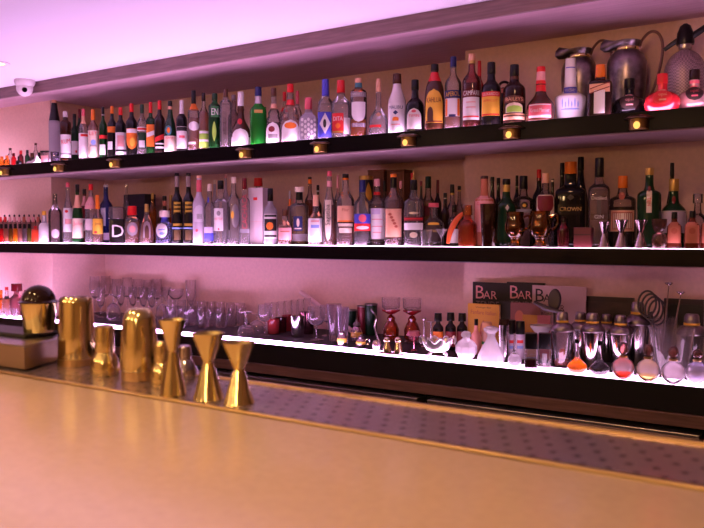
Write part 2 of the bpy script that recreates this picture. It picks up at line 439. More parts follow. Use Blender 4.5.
# gold lamp shapes in the black top shelf edge, built out as brass lamps
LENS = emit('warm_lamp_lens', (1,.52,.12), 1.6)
spots = [(6, 'brass lamp shape at the far left end of the top shelf edge'), (60, 'brass lamp shape on the black edge under the black-shouldered bottle at the left'),
    (116, 'brass lamp shape on the black edge below the orange-capped dark bottle'), (246, 'brass lamp shape on the black edge below the brown white-capped bottle'),
    (321, 'brass lamp shape on the black edge below the purple-capped bottle'), (409, 'brass lamp shape on the black edge below the white coconut rum bottle'),
    (512, 'brass lamp shape on the black edge below the cream liqueur bottle'), (639, 'brass lamp shape on the black edge below the red ball bottle')]
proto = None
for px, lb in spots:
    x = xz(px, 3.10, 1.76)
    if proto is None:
        proto = empty('lamp_shape', (x, 3.0995, 1.7445), 0, lb, 'lamp', 'brass lamp shapes on the top shelf edge')
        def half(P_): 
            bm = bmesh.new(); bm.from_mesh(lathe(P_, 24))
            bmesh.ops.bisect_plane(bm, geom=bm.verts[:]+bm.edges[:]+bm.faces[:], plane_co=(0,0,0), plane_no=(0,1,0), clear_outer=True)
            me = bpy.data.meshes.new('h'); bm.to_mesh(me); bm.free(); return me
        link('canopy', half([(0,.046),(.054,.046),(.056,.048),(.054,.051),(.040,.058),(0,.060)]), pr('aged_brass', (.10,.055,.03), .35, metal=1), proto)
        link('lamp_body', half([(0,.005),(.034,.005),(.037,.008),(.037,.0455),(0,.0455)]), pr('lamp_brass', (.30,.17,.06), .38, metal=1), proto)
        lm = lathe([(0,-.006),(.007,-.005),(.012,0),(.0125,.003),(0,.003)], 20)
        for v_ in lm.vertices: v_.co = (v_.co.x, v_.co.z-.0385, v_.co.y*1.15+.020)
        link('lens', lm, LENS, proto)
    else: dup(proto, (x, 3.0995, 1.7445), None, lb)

# security camera on the ceiling
c = Vector((xz(24.5, 2.972, CEZ), 2.972, CEZ))
cam = empty('security_camera', c, atan2(-c.x, c.y), 'white dome security camera on the ceiling at the left', 'camera')
CW = pr('white_plastic', (.72,.62,.62), .4)
link('base', lathe([(0,-.0005),(.062,-.0005),(.064,-.014),(.054,-.036),(.046,-.042),(0,-.042)]), CW, cam)
sph = lathe([(0,-.102)]+[(.050*cos(a), -.052+.050*sin(a)) for a in [radians(-75+k*15) for k in range(10)]]+[(0,.004)])
link('eyeball_housing', sph, CW, cam)
bm = bmesh.new(); bm.from_mesh(lathe([(0,.0),(.014,.0),(.016,.004),(.014,.010),(0,.010)])); 
bmesh.ops.rotate(bm, verts=bm.verts, cent=(0,0,0), matrix=Matrix.Rotation(radians(90+20), 3, 'X')); bmesh.ops.translate(bm, verts=bm.verts, vec=(0,-.042,-.066))
me = bpy.data.meshes.new('l'); bm.to_mesh(me); bm.free(); link('lens', me, BLACKGLOSS, cam)
# recessed ceiling lamp at the left edge of the picture
p = flat(-4, 63, CEZ)
dl = empty('ceiling_downlight', p, 0, 'round recessed ceiling light at the left edge of the photo', 'lamp')
link('trim_ring', lathe([(.05,-.0005),(.075,-.0005),(.075,-.004),(.05,-.006),(.05,-.0005)]), CW, dl)
link('lens', lathe([(0,-.002),(.049,-.002),(.049,-.0035),(0,-.0035)]), emit('downlight_lens', (1,.7,.35), 3), dl)

# ------------------------------------------------------------------ bar counter and drip rail
DC, DT = .988, 1.198
QUARTZ = pr('counter_quartz', (.63,.455,.34), .16, spec=.45, grain=(.05, 90, (1,1,1)))
ct = empty('bar_counter', (-1.5, .55, 0), 0, 'cream polished stone bar counter across the foreground', 'counter')
link('worktop', boxmesh(-2.6, 2.6, -.45, DC-.55-.006, 1.0, 1.05, .004), QUARTZ, ct, smooth=False)
link('counter_base', boxmesh(-2.55, 2.55, -.2, DC-.55-.03, 0, .999), pr('counter_front', (.10,.05,.04), .5), ct, smooth=False)
dr = empty('drip_rail', (-1.5, 1.09, 0), 0, 'long perforated metal drip rail along the back of the cream counter', 'drip tray')
m, nt, out = newmat('perforated_steel')
N = nt.nodes.new; K = nt.links.new
bs = N('ShaderNodeBsdfPrincipled'); bs.inputs['Metallic'].default_value = .85; bs.inputs['Roughness'].default_value = .22
tc = N('ShaderNodeTexCoord'); sx = N('ShaderNodeSeparateXYZ'); K(tc.outputs['Object'], sx.inputs[0])
def mth(op, a, b=None):
    n = N('ShaderNodeMath'); n.operation = op
    for i, v in enumerate((a, b)):
        if v is None: continue
        if isinstance(v, (int, float)): n.inputs[i].default_value = v
        else: K(v, n.inputs[i])
    return n.outputs[0]
v = mth('DIVIDE', sx.outputs[1], .034); row = mth('FLOOR', v); fv = mth('SUBTRACT', mth('FRACT', v), .5)
u = mth('ADD', mth('DIVIDE', sx.outputs[0], .034), mth('MULTIPLY', row, .5)); fu = mth('SUBTRACT', mth('FRACT', u), .5)
dd = mth('SQRT', mth('ADD', mth('MULTIPLY', fu, fu), mth('MULTIPLY', fv, fv)))
hole = mth('LESS_THAN', dd, .16)
mx = N('ShaderNodeMix'); mx.data_type = 'RGBA'; K(hole, mx.inputs[0])
mx.inputs[6].default_value = (.60,.50,.54,1); mx.inputs[7].default_value = (.06,.04,.05,1); K(mx.outputs[2], bs.inputs['Base Color'])
K(bs.outputs[0], out.inputs[0]); PERF = m
link('perforated_plate', boxmesh(-2.6, 2.6, DC-1.09+.008, DT-1.09-.008, 1.040, ZC-.0005), PERF, dr, smooth=False)
link('front_rim', boxmesh(-2.6, 2.6, DC-1.09-.003, DC-1.09+.0075, 1.036, 1.0535, .002), BRASSD, dr, smooth=False)
link('back_rim', boxmesh(-2.6, 2.6, DT-1.09-.0075, DT-1.09+.004, 1.02, 1.0555, .002), BRASSD, dr, smooth=False)
link('support_shelf', boxmesh(-2.6, 2.6, DC-1.09-.003, DT-1.09, .995, 1.0355), pr('rail_underside', (.08,.06,.06), .5), dr, smooth=False)

# ------------------------------------------------------------------ things on the drip rail
def onrail(px, yb, r): 
    p = flat(px, yb, ZC); D = p.y+r*.9; return Vector((xz(px, D, ZC), D, ZC))
# metal box at the left end
bx = empty('metal_box', (-1.8, 1.09, 1.0565), 0, 'dull metal box at the left end of the drip rail', 'box')
BP = [(-.55,-.085),(.265,-.075),(.185,.098),(-.55,.098)]
link('body', prism(BP, 0, .048), pr('bronze_steel', (.40,.30,.22), .32, metal=.9), bx, smooth=False)
link('lid_rim', prism([(x*.985, y*.97) for x, y in BP], .0481, .0515), STEELB, bx, smooth=False)
mt = link('bar_mat', boxmesh(-.22, .13, -.045, .045, 0, .010, .003), pr('black_rubber', (.015,.012,.012), .5), smooth=False)
mt.location = (-1.77, 1.13, 1.1085); tag(mt, 'black rubber mat lying on the metal box at the left', 'mat')
q = Vector((xz(39, 1.135, 1.119), 1.135, 1.119)); s = F/depth(q)
cn = empty('canister', q, .3, 'small brass canister with a black domed lid on the metal box', 'canister')
r = 17.5/s; h = 29/s
link('body', lathe([(0,0),(r*.80,0),(r*.84,.003),(r,h),(r*.95,h),(0,h)], 28), BRASS, cn)
link('domed_lid', lathe([(r*1.08,h+.0005),(r*1.1,h+.003)]+[(r*.95*cos(radians(a)), h+.003+r*.95*sin(radians(a))) for a in range(5, 90, 12)]+[(0, h+.003+r*.96)], 28), dark('dbrown'), cn)

def rail_thing(name, px, yb, ytop, hwpx, label, cat, parts, group=None, seg=32):
    r0 = hwpx/F*1.2; q = onrail(px, yb, r0*.6); s = F/depth(q)
    h = (at(px, ytop, q.y).z-q.z); R = hwpx/s
    t = empty(name, q, atan2(-q.x, q.y), label, cat, group)
    for nm, P_, mat in parts: link(nm, lathe([(a*R, b*h) for a, b in P_], seg), mat, t)
    return t
rail_thing('shaker_tin', 77, 366, 296, 18.5, 'tall brass shaker tin standing upside down beside the metal box', 'shaker',
  [('body', [(.97,.10),(.99,.12),(.95,.4),(.87,.9),(.84,.965),(.78,.985),(0,.99)], BRASS), ('rim_band', [(0,.0),(1.0,.0),(1.01,.03),(1.0,.098),(0,.098)], BRASSD)])
rail_thing('squat_shaker', 105, 376, 325, 14, 'low brass shaker with round cap, between the two tall shaker tins', 'shaker',
  [('strainer_dome', [(0,0),(1,0),(1.02,.05),(.98,.2),(.88,.34),(.68,.43),(.64,.46),(0,.46)], BRASS), ('cap', [(0,.462),(.68,.462),(.68,.9),(.64,.97),(.5,1),(0,1)], BRASS)])
rail_thing('cobbler_shaker', 139.5, 381, 307.5, 18.5, 'round-shouldered brass shaker standing upside down in the middle of the rail', 'shaker',
  [('body', [(.98,.13),(1,.16),(.99,.35),(.93,.65),(.84,.85),(.70,.95),(.50,.99),(0,1)], BRASS), ('rim_band', [(0,0),(.93,0),(.96,.03),(.96,.128),(0,.128)], BRASSD)])
rail_thing('squat_shaker', 162, 387, 341, 11.5, 'brass shaker half hidden behind the tallest jigger', 'shaker',
  [('strainer_dome', [(0,0),(1,0),(1.02,.05),(.98,.2),(.88,.38),(.62,.5),(.56,.52),(0,.52)], BRASS), ('cap', [(0,.522),(.58,.522),(.58,.9),(.52,.97),(.4,1),(0,1)], BRASS)])
rail_thing('squat_shaker', 185, 378, 345, 13, 'silvery shaker between the tallest jigger and the middle jigger', 'shaker',
  [('strainer_dome', [(0,0),(1,0),(1.02,.05),(.95,.2),(.75,.42),(.55,.55),(0,.55)], STEEL), ('cap', [(0,.552),(.52,.552),(.48,.9),(.42,.97),(.3,1),(0,1)], STEEL)])
def jig(px, yb, yt, waist, wt, wb, label):
    hw = wb/2; a, b = wt/wb, waist
    rail_thing('jigger', px, yb, yt, hw, label, 'jigger', [
     ('lower_cup', [(.86,.006),(.98,0),(1.0,.01),(.97,.03),(.36,b-.005),(.30,b)], BRASS),
     ('upper_cup', [(0,b+.02),(.30,b),(.36,b+.02),(a,.985),(a*1.02,1),(a*.94,1),(.30,b+.06),(0,b+.05)], BRASS)], 'brass jiggers on the drip rail')
jig(173, 396.5, 319.5, .57, 27, 27, 'tallest slim brass jigger, leftmost of the three on the drip rail')
jig(208.5, 401, 333, .55, 33, 31, 'brass jigger with a wide mouth, middle of the three on the drip rail')
jig(239, 405.5, 342, .55, 33, 31, 'brass jigger at the right end of the three on the drip rail')

# ------------------------------------------------------------------ camera, lights, world
cd = bpy.data.cameras.new('camera'); co = bpy.data.objects.new('camera', cd); col.objects.link(co)
cd.sensor_width = 17.3; cd.lens = F/704*17.3; cd.clip_start = .02
co.location = (0, 0, EYE); co.rotation_euler = (pi/2-PITCH, 0, YAW)
cd.dof.use_dof = True; cd.dof.focus_distance = 3.7; cd.dof.aperture_fstop = 2.4
sc.camera = co
def area(name, loc, target, sx, sy_, energy, c, spread=180):
    l = bpy.data.lights.new(name, 'AREA'); l.shape = 'RECTANGLE'; l.size = sx; l.size_y = sy_; l.energy = energy; l.color = c
    l.spread = radians(spread)
    o = bpy.data.objects.new(name, l); col.objects.link(o); o.location = loc
    o.rotation_euler = (Vector(target)-Vector(loc)).to_track_quat('-Z', 'Y').to_euler(); return o
def spot(name, loc, target, energy, c, ang=80, blend=.8, rad=.05):
    l = bpy.data.lights.new(name, 'SPOT'); l.energy = energy; l.color = c; l.spot_size = radians(ang); l.spot_blend = blend; l.shadow_soft_size = rad
    o = bpy.data.objects.new(name, l); col.objects.link(o); o.location = loc
    o.rotation_euler = (Vector(target)-Vector(loc)).to_track_quat('-Z', 'Y').to_euler(); return o
# violet strip light under the working side of the bar, shining up at shelves and ceiling
area('aisle_strip_light', (-3.1, 2.45, .60), (-3.1, 2.62, 2.0), 3.6, .10, 16.5, (.88,.50,1), 110)
# warm ceiling spots over the counter
for x in (-2.3, -1.45, -.6):
    spot('counter_spot', (x, .35, 2.3), (x+.1, 1.0, 1.05), 37, (1,.60,.27), 95, .9, .06)
for x in (-3.2, -1.2):  # unseen spots added to warm the rear wall that the brass mirrors
    spot('rear_fill_spot', (x, -1.6, 2.3), (x, -2.2, .6), 85, (1,.60,.28), 140, .8, .08)
for x in (-3.6, -2.5, -1.4, -.3):  # unseen point lights added behind the camera for highlights on the brass
    l = bpy.data.lights.new('highlight_point', 'POINT'); l.energy = 15; l.color = (1,.60,.28); l.shadow_soft_size = .07
    o = bpy.data.objects.new('highlight_point', l); col.objects.link(o); o.location = (x, -.9, 1.95)
spot('shelf_spot', (-.7, 2.1, 2.29), (-.9, 3.5, 1.45), 13, (1,.50,.25), 90, 1, .06)
w = bpy.data.worlds.new('world'); sc.world = w; w.use_nodes = True
w.node_tree.nodes['Background'].inputs[0].default_value = (.5,.25,.3,1); w.node_tree.nodes['Background'].inputs[1].default_value = .02
sc.view_settings.view_transform = 'Standard'; sc.view_settings.look = 'None'; sc.view_settings.gamma = 1; sc.view_settings.exposure = 0
sc.view_settings.use_curve_mapping = False
sc.cycles.max_bounces = 20; sc.cycles.transparent_max_bounces = 40; sc.cycles.diffuse_bounces = 4; sc.cycles.glossy_bounces = 5
sc.cycles.use_denoising = True; sc.cycles.sample_clamp_indirect = 4; sc.cycles.caustics_reflective = False
W_, CR = paper('white'), paper('cream')
BLK = dark('black'); DG = dark('dgreen'); BR = dark('dbrown'); DBR = dark('brown')
PB = plast('black')
# ------------------------------------------------------------------ top shelf, left to right
B('T', 55, 100, 11, 3.17, 'cone', FROST, PAL and plast('peach'), 103, 'bottle with black cone shoulder and frosted body, leftmost large one on the top shelf', neck=[(103,121,plast('black'))], capr=1.05)
B('T', 66, 111.5, 11, 3.17, 'straight', BROWNG, plast('white'), 117, 'brown rum bottle with white cap and white label, top shelf left end', [L(135,158,W_,text='RUM',tc='red',ts=4.5,ty=142,rot=.18,sub=[('stripe',153.5,155,ink('grey'),.9,0,'rect')])], liq=(WHISKY,118))
B('T', 84, 109, 10, 3.17, 'bord', CLEARB, plast('pinkred'), 116, 'clear bottle with pink-red cap, pale neck foil and white label, top shelf left', [L(133.5,158,W_,.95,sub=[('heading',134.5,137,ink('red'),.7,.1,'rect')])], neck=[(116,124,paper('peach'))], liq=(WATER,122))
B('T', 93.5, 109.5, 10.5, 3.17, 'bord', CLEARB, plast('orange'), 120, 'clear bottle with orange cap, cream label with red heading and blue crest', [L(131,157.5,CR,.95,text='LET',tc='red',ts=3.4,ty=134,sub=[('crest',140,145.5,ink('sky'),.45,0,'oval'),('ribbon',145,147,ink('grey'),.6,0,'rect')])], liq=(PEACHL,116))
B('T', 103.5, 107, 8, 3.18, 'bord', GREENG, PB, 115, 'slim dark green bottle with black cap, red band and small white label', [L(145,155,W_,.7,-.2),L(135.5,139,paper('red'),.95,name='band')], neck=[(114.3,115.5,foil('silver'))], liq=(DARKL,125))
B('T', 112.5, 106, 9.5, 3.18, 'bord', BLK, plast('orange'), 113.5, 'dark bottle with orange cap and slanted orange band, left part of top shelf', [L(127,133,paper('orange'),.95,name='band'),L(142,150,W_,.45,-.45)])
B('T', 121, 107.5, 11, 3.17, 'bord', BLK, plast('red'), 115, 'black bottle with red cap and square white label, left part of top shelf', [L(133,155,W_,.93,sub=[('text_block',136,147,ink('pink'),.6,0,'rect'),('stripe',150,152,ink('black'),.9,0,'rect')])])
B('T', 132, 103.5, 11.5, 3.17, 'bord', BLK, plast('red'), 112, 'black bottle with red cap and round-bottomed orange label headed in red', [L(129,150,paper('orange'),.9,shape='barch',sub=[('heading',129.5,133.5,paper('white'),.88,0,'rect'),('emblem',138,147,ink('yellow'),.45,.1,'oval')])])
B('T', 142.5, 104.5, 10.5, 3.17, 'bord', CLEARB, plast('dgreen'), 113, 'clear bottle with dark green cap and greenish label under a red-white band', [L(127.5,131.5,paper('white'),.95,name='band',sub=[('stripe',128.5,130.5,ink('red'),.9,0,'rect')]),L(133,149,paper('dgreen'),.7,sub=[('panel',141,148,paper('white'),.55,-.1,'rect')])], liq=(WATER,120))
B('T', 151, 102, 9, 3.17, 'square', GREENG, plast('red'), 113, 'square green bottle with tall red cap and orange label with white diagonal writing', [L(125,147,paper('orange'),.95,sub=[('diagonal_band',132,136.5,paper('white'),.9,0,'rect',.35)])], n=5, liq=(DARKL,118))
B('T', 160, 100.5, 11, 3.17, 'bord', BR, plast('red'), 109.5, 'dark brown bottle with red cap and slanted white and red label', [L(138,151,BLK,.93,sub=[('diagonal_band',136,141,paper('red'),.9,0,'rect',.4),('stripe',143.5,145,paper('white'),.8,0,'rect'),('stripe',147,149,paper('white'),.8,0,'rect')])])
B('T', 170.5, 101, 12.5, 3.17, 'burg', DG, PB, 106.5, 'dark green sloping bottle with round emblem over a pale bitter label', [L(136.5,152,CR,.95,text='FERNET',tc='red',ts=1.8,ty=138.5),L(126,136,paper('teal'),.5,-.3,'oval','emblem',sub=[('figure',128,134,paper('orange'),.25,-.3,'oval')])], neck=[(106.5,109.5,paper('peach'))])
B('T', 182, 100.5, 11, 3.17, 'bord', BLK, plast('white'), 106, 'dark bottle with long white capsule and white label with black heading', [L(127,149,W_,.93,sub=[('heading',127.5,131.5,ink('black'),.9,0,'rect'),('signature',136,138.5,ink('pinkred'),.5,0,'rect')])], neck=[(106,114,plast('white'))])
B('T', 194, 90.5, 12, 3.17, 'bord', CLEARB, PB, 104, 'tall clear bottle with black cap striped orange and white cloud label', [L(122,131.5,W_,.85,shape='oval'),L(142.5,145,W_,.6,-.3)], neck=[(104,110,paper('orange'))], liq=(PEACHL,118))
B('T', 204, 93, 10, 3.18, 'bord', CLEARB, dark('dbrown'), 101, 'clear bottle with dark cap and lime green label, top shelf', [L(131,148,paper('lime'),.93,sub=[('heading',131.5,134,ink('white'),.9,0,'rect'),('stripe',140,142,ink('white'),.9,0,'rect')])], liq=(PEACHL,112))
B('T', 215, 93.5, 13, 3.17, 'straight', GREENG, plast('dgreen'), 100, 'broad green bottle with white lettering and a yellow-green leaf', [L(107,118,pr('green_print',(.03,.2,.05),.3),.6,0,text='EN',tc='white',ts=6.5,ty=112.5),L(122,142,paper('lime'),.32,-.1,'leaf','leaf_print')], liq=(GREENG,104))
B('T', 226, 89, 12, 3.17, 'straight', CLEARB, plast('brown'), 97, 'tall clear bottle with brown stopper and dark vertical lettering', [L(112,142,CLEARB,.35,-.2,name='print',text='ABSOLU',tc='dbrown',ts=3.2,rot=pi/2)], liq=(WATER,104), capr=.95)
B('T', 241, 92, 20, 3.19, 'squat', DBR, plast('white'), 106, 'brown round-shouldered bottle with white capsule, red seal and white label', [L(129.5,147,W_,.8,-.05,'arch'),L(138,147,W_,.93,-.0),L(119,125.5,plast('red'),.45,-.2,'oval','wax_seal')], liq=None, capr=1.1)
B('T', 258.5, 87, 17, 3.18, 'spirit', EMER, plast('navy'), 96, 'bright green textured melon liqueur bottle with dark cap', [L(111,114,foil('gold'),.5,name='band'),L(117,143,glass('green_relief',(.08,.6,.1),.7,(.02,.38,.04),.3),.7,name='relief',sub=[('diamond',118+4.2*k,122+4.2*k,EMER,.12,-.45+.3*m_,'diamond') for k in range(6) for m_ in range(4)])], neck=[(96.5,104,foil('silver'))], liq=(EMER,112), n=2.4)
B('T', 274, 88, 15.5, 3.18, 'bulb', CLEARB, plast('brown'), 96, 'bulb-necked clear bottle of dark liqueur with cherry label', [L(123,144,W_,.85,-.15,'arch',sub=[('fruit_picture',127,133,ink('dred'),.4,-.3,'oval'),('lettering_block',135,139,ink('grey'),.6,-.15,'rect')])], neck=[(104,109,paper('peach'))], liq=(DARKL,123))
B('T', 290.5, 84, 20, 3.18, 'bulb', CLEARB, plast('red'), 92.5, 'bulb-necked bottle of peach liqueur with red cap and peach label', [L(121,142,W_,.85,0,'arch',sub=[('fruit_picture',123.5,130,ink('orange'),.6,0,'oval')])], neck=[(100,105.5,plast('red'))], liq=(PEACHL,121))
B('T', 308.5, 98, 19, 3.17, 'low', FROST, plast('pinkred'), 109.5, 'short frosted bottle with red cap and white blossom pattern', [L(115,141,CLEARB,.9,name='blossom_print',sub=[('blossom',119+5*k+(j%2)*2,122.5+5*k+(j%2)*2,paper('white'),.14,-.66+.33*j,'oval') for k in range(4) for j in range(5)])], liq=(WATER,114))
B('T', 325.5, 79.5, 16, 3.17, 'spirit', CLEARB, plast('blue'), 96, 'clear bottle with tall purple-blue cap and white diamond on blue label', [L(113,138,paper('blue'),.95,sub=[('diamond_panel',114,135,paper('white'),.7,-.05,'diamond'),('monogram',120,129,ink('black'),.2,-.1,'oval')])], liq=(WATER,104))
B('T', 341, 80.5, 20, 3.17, 'spirit', CLEARB, plast('red'), 93, 'clear lychee liqueur bottle with red cap and red label beside white panel', [L(114.5,134,paper('red'),.55,-.3,text='DITA',tc='white',ts=4,ty=120,sub=[('border',132.2,133.6,foil('gold'),.53,-.3,'rect'),('dragon_mark',124,130,ink('orange'),.25,-.3,'leaf')]),L(119,135,W_,.3,.58,name='side_label')], liq=(WATER,103), n=2.2)
B('T', 358.5, 78.5, 17, 3.17, 'straight', SMOKE, plast('peach'), 83, 'grey-green cylindrical bottle with dripping white print and orange base', [L(93,98,FROST,.9,name='print',text='WHITE',tc='white',ts=2.6),L(103,123,paper('white'),.8,0,'barch','drip_print',sub=[]),L(124,128,FROST,.8,name='print',text='No.1',tc='white',ts=4)], neck=[(83,88,paper('teal'))], liq=(ORANGEL,120))
B('T', 378.5, 79, 21, 3.18, 'roundlow', CLEARB, plast('peach'), 92, 'round low clear bottle with long neck, peach cap and red strip', [L(126,128.5,paper('red'),.55,-.3,name='band'),L(113,118,paper('peach'),.4,0,'diamond','seal')], liq=(WATER,112))
B('T', 397, 74, 18, 3.17, 'malibu', pr('white_bottle',(.80,.74,.76),.25,coat=.3), dark('brown'), 84, 'white coconut rum bottle with dark cap and palm sunset print', [L(104,132,pr('white_print',(.80,.75,.77),.4),.9,name='print',text='MALIBU',tc='navy',ts=3.2,ty=108.5,rot=.0,sub=[('sun',118,122,ink('orange'),.35,0,'arch'),('palm_tree',111.5,116,ink('navy'),.3,0,'diamond'),('small_print',125,126.2,ink('pink'),.5,0,'rect')])], turn=-10)
B('T', 415, 80, 19, 3.17, 'low', BLK, PB, 90, 'squat black bottle with white arched label and red writing', [L(109.5,130,W_,.75,0,'arch',text='TIFFIN',tc='red',ts=2.6,ty=117,sub=[('crest',111,114,ink('pinkred'),.25,0,'oval')])], turn=-8)
B('T', 434.5, 64.5, 20, 3.17, 'kahlua', DBR, PB, 71, 'brown coffee liqueur bottle with red neck and yellow arched label', [L(90.5,124,paper('yellow'),.85,0,'arch',text='KAHLUA',tc='dred',ts=5,ty=101.5,sub=[('scene',108,122.5,ink('brown'),.3,-.35,'arch'),('border',122,123.5,ink('dred'),.8,0,'rect')])], neck=[(73,82,plast('red'))], turn=-5)
B('T', 453, 57, 17, 3.17, 'bord', CLEARB, plast('navy'), 67, 'clear orange aperitif bottle with navy cap and slanted navy band', [L(99.5,117.5,W_,.85,0,sub=[('side_panel',100,117,paper('orange'),.12,.7,'rect'),('side_panel',100,117,paper('orange'),.12,-.7,'rect'),('seal',115.5,118,paper('navy'),.4,0,'rect')]),L(91.5,99,paper('navy'),.95,name='band',text='APEROL',tc='yellow',ts=4.6,rot=.06)], liq=(PEACHL,98), turn=-6)
B('T', 471.5, 54, 19, 3.17, 'bord', glass('clear_red_bottle',(.8,.35,.38),.12,(.5,.2,.2)), plast('peach'), 61, 'red bitter aperitif bottle with white band and white label', [L(98.5,121,W_,.85,0,sub=[('stripe',117,118.5,ink('red'),.82,0,'rect'),('text_block',103,104,ink('pink'),.5,0,'rect'),('text_block',108,109,ink('pink'),.5,0,'rect')]),L(91.5,97.5,pr('red_band',(.16,.01,.015),.4),.95,name='band',text='CAMPARI',tc='white',ts=4.6)], neck=[(61,64,foil('gold'))], liq=(REDL,84), turn=-6)
B('T', 491, 62.5, 20, 3.17, 'spirit', BLK, PB, 74, 'black bottle with yellow apricot label under a red heading', [L(98,117,paper('yellow'),.88,0,text='APRICOT',tc='red',ts=2.4,ty=102,sub=[('stripe',115,116.5,ink('red'),.85,0,'rect')]),L(93,98,paper('red'),.9,name='band',text='LUXARDO',tc='white',ts=3)], turn=-5)
B('T', 514, 65, 22.5, 3.18, 'spirit', BR, PB, 76, 'brown cream liqueur bottle with oval country scene label', [L(104,114,paper('cream'),.72,0,'arch',sub=[('scenery',107,113.5,ink('lime'),.66,0,'arch')]),L(97,104.5,pr('brown_band',(.10,.02,.012),.4),.88,0,'arch','band',text='BAILEYS',tc='peach',ts=3.6),L(115,121,paper('peach'),.93,name='lower_band',sub=[('stripe',116.5,118,ink('brown'),.9,0,'rect')])], neck=[(77,80,foil('brown'))])
B('T', 540.5, 67, 29, 3.19, 'squat', DBR, plast('red'), 72, 'amber orange-cognac bottle with red ribbon neck and wide white label', [L(105.5,119.5,paper('pinkred'),.75,-.05,text='Grand Marnier',tc='white',ts=3.6,ty=112,sub=[('border',106,107.2,ink('white'),.72,-.05,'rect'),('border',117,119.3,ink('white'),.75,-.05,'rect')])], neck=[(72,81,paper('pink')),(81,92,plast('red'))])
B('T', 570, 59, 31, 3.19, 'trap', pr('white_ceramic',(.78,.74,.78),.22,coat=.4), None, None, 'white ceramic bottle with tall neck and blue-and-white drawing', [L(88,95,paper('blue'),.85,0,name='band',text='WASSARY',tc='white',ts=3.6),L(98,113,pr('ceramic_print',(.74,.70,.78),.3),.75,0,name='blue_drawing',sub=[('figure',100+k%2*3,110,ink('sky'),.05,-.5+.2*k,'leaf') for k in range(6)]+[('ground_line',110,112,ink('sky'),.6,0,'oval')]),L(68,69,ink('blue'),.8,name='neck_print')])
B('T', 600, 65, 23, 3.17, 'square', dark('dbrown'), plast('orange'), 78, 'square brown bottle with orange-red cap, white label and slanted red band', [L(92,115,W_,.45,0,sub=[]),L(85.5,94,paper('peach'),.85,0,name='diagonal_band',sub=[('stripe',87,88,ink('dred'),.82,0,'rect',.25),('stripe',91.5,92.5,ink('dred'),.82,0,'rect',.25)])], n=5, turn=-4)
for px, mat, capm, lm, lb, ring in ((629, dark('black'), PB, paper('dbrown'), 'black ball-shaped sambuca bottle standing before the silver pitcher', 'pink'),
        (662, pr('red_lacquer',(.75,.02,.035),.2,coat=.5,metal=.3), plast('red'), paper('red'), 'bright red ball-shaped bottle with red cap', 'peach'),
        (694, pr('silver_lacquer',(.75,.42,.42),.22,coat=.5,metal=.5), dark('dbrown'), paper('dbrown'), 'silvery pink ball-shaped bottle with a dark oval label', 'pinkred')):
    tp = {629: 79, 662: 74, 694: 70}[px]; b = tp+38
    B('T', px, tp, 34, 3.19, 'ball', mat, capm, tp+10, lb, [L(tp+17,tp+33,lm,.55,-.05,'oval',text='opal',tc=ring,ts=4.5,tw=.7,ty=tp+23,sub=[('text_line',tp+27.5,tp+29,ink(ring),.2,-.05,'rect'),('oval_border',tp+16.6,tp+17.8,ink(ring),.2,-.05,'rect')])], neck=[(tp+11,tp+14,paper('pinkred'))] if px == 694 else [], turn=4)

# ---- second row of the top shelf
B('T', 75, 114, 9, 3.30, 'bord', DG, PB, 120, 'dark bottle behind, small white label with red dot, second row at left', [L(141.5,155,W_,.95,sub=[('red_dot',150.5,153.5,ink('red'),.2,.3,'oval')])])
B('T', 80, 109, 8, 3.36, 'bord', DG, plast('dred'), 118, 'dark bottle with deep red cap hidden in the second row at left')
B('T', 234, 95, 12, 3.30, 'spirit', SMOKE, plast('grey'), 100, 'clear round-shouldered bottle in the second row beside the brown white-capped bottle', liq=(WATER,110))
B('T', 265, 107, 8, 3.30, 'bord', EMER, plast('green'), 112, 'small bright green bottle peeping out behind the melon liqueur')
B('T', 284.5, 92, 9, 3.32, 'spirit', CLEARB, plast('red'), 101, 'clear bottle with red cap behind, left of the peach liqueur', neck=[(108,112,plast('red'))], liq=(PEACHL,118))
B('T', 297.5, 91, 9, 3.32, 'spirit', CLEARB, plast('pinkred'), 104, 'clear bottle with pinkish red cap behind, right of the peach liqueur', liq=(PEACHL,118))
B('T', 479, 61, 10, 3.32, 'bord', REDG, plast('red'), 76, 'bottle with long red cap behind the red bitter aperitif')
# black jug with a loop handle behind
z0 = LEVEL['T']; x, D, r = clear_spot('T', 504, z0, 3.34, 15, 3.53); h = at(504, 82, D).z-z0
t = empty('black_jug', (x, D, z0), atan2(-x, D), 'black jug with arched handle half hidden behind the cream liqueur bottle', 'jug')
link('jug_body', lathe([(0,0),(r*.9,0),(r,.01),(r,h*.55),(r*.7,h*.72),(r*.4,h*.78),(r*.42,h*.88),(0,h*.88)]), dark('black'), t)
link('handle', tube(spline([(-r*.95,0,h*.60),(-r*.95,0,h*.85),(-r*.5,0,h*.97),(0,0,h),(r*.5,0,h*.97),(r*.95,0,h*.85),(r*.95,0,h*.6)], 5), .006, 8), dark('black'), t)
link('seal', lathe([(0,h*.765),(r*.46,h*.765),(r*.48,h*.8),(r*.46,h*.86),(0,h*.862)]), plast('terra'), t)

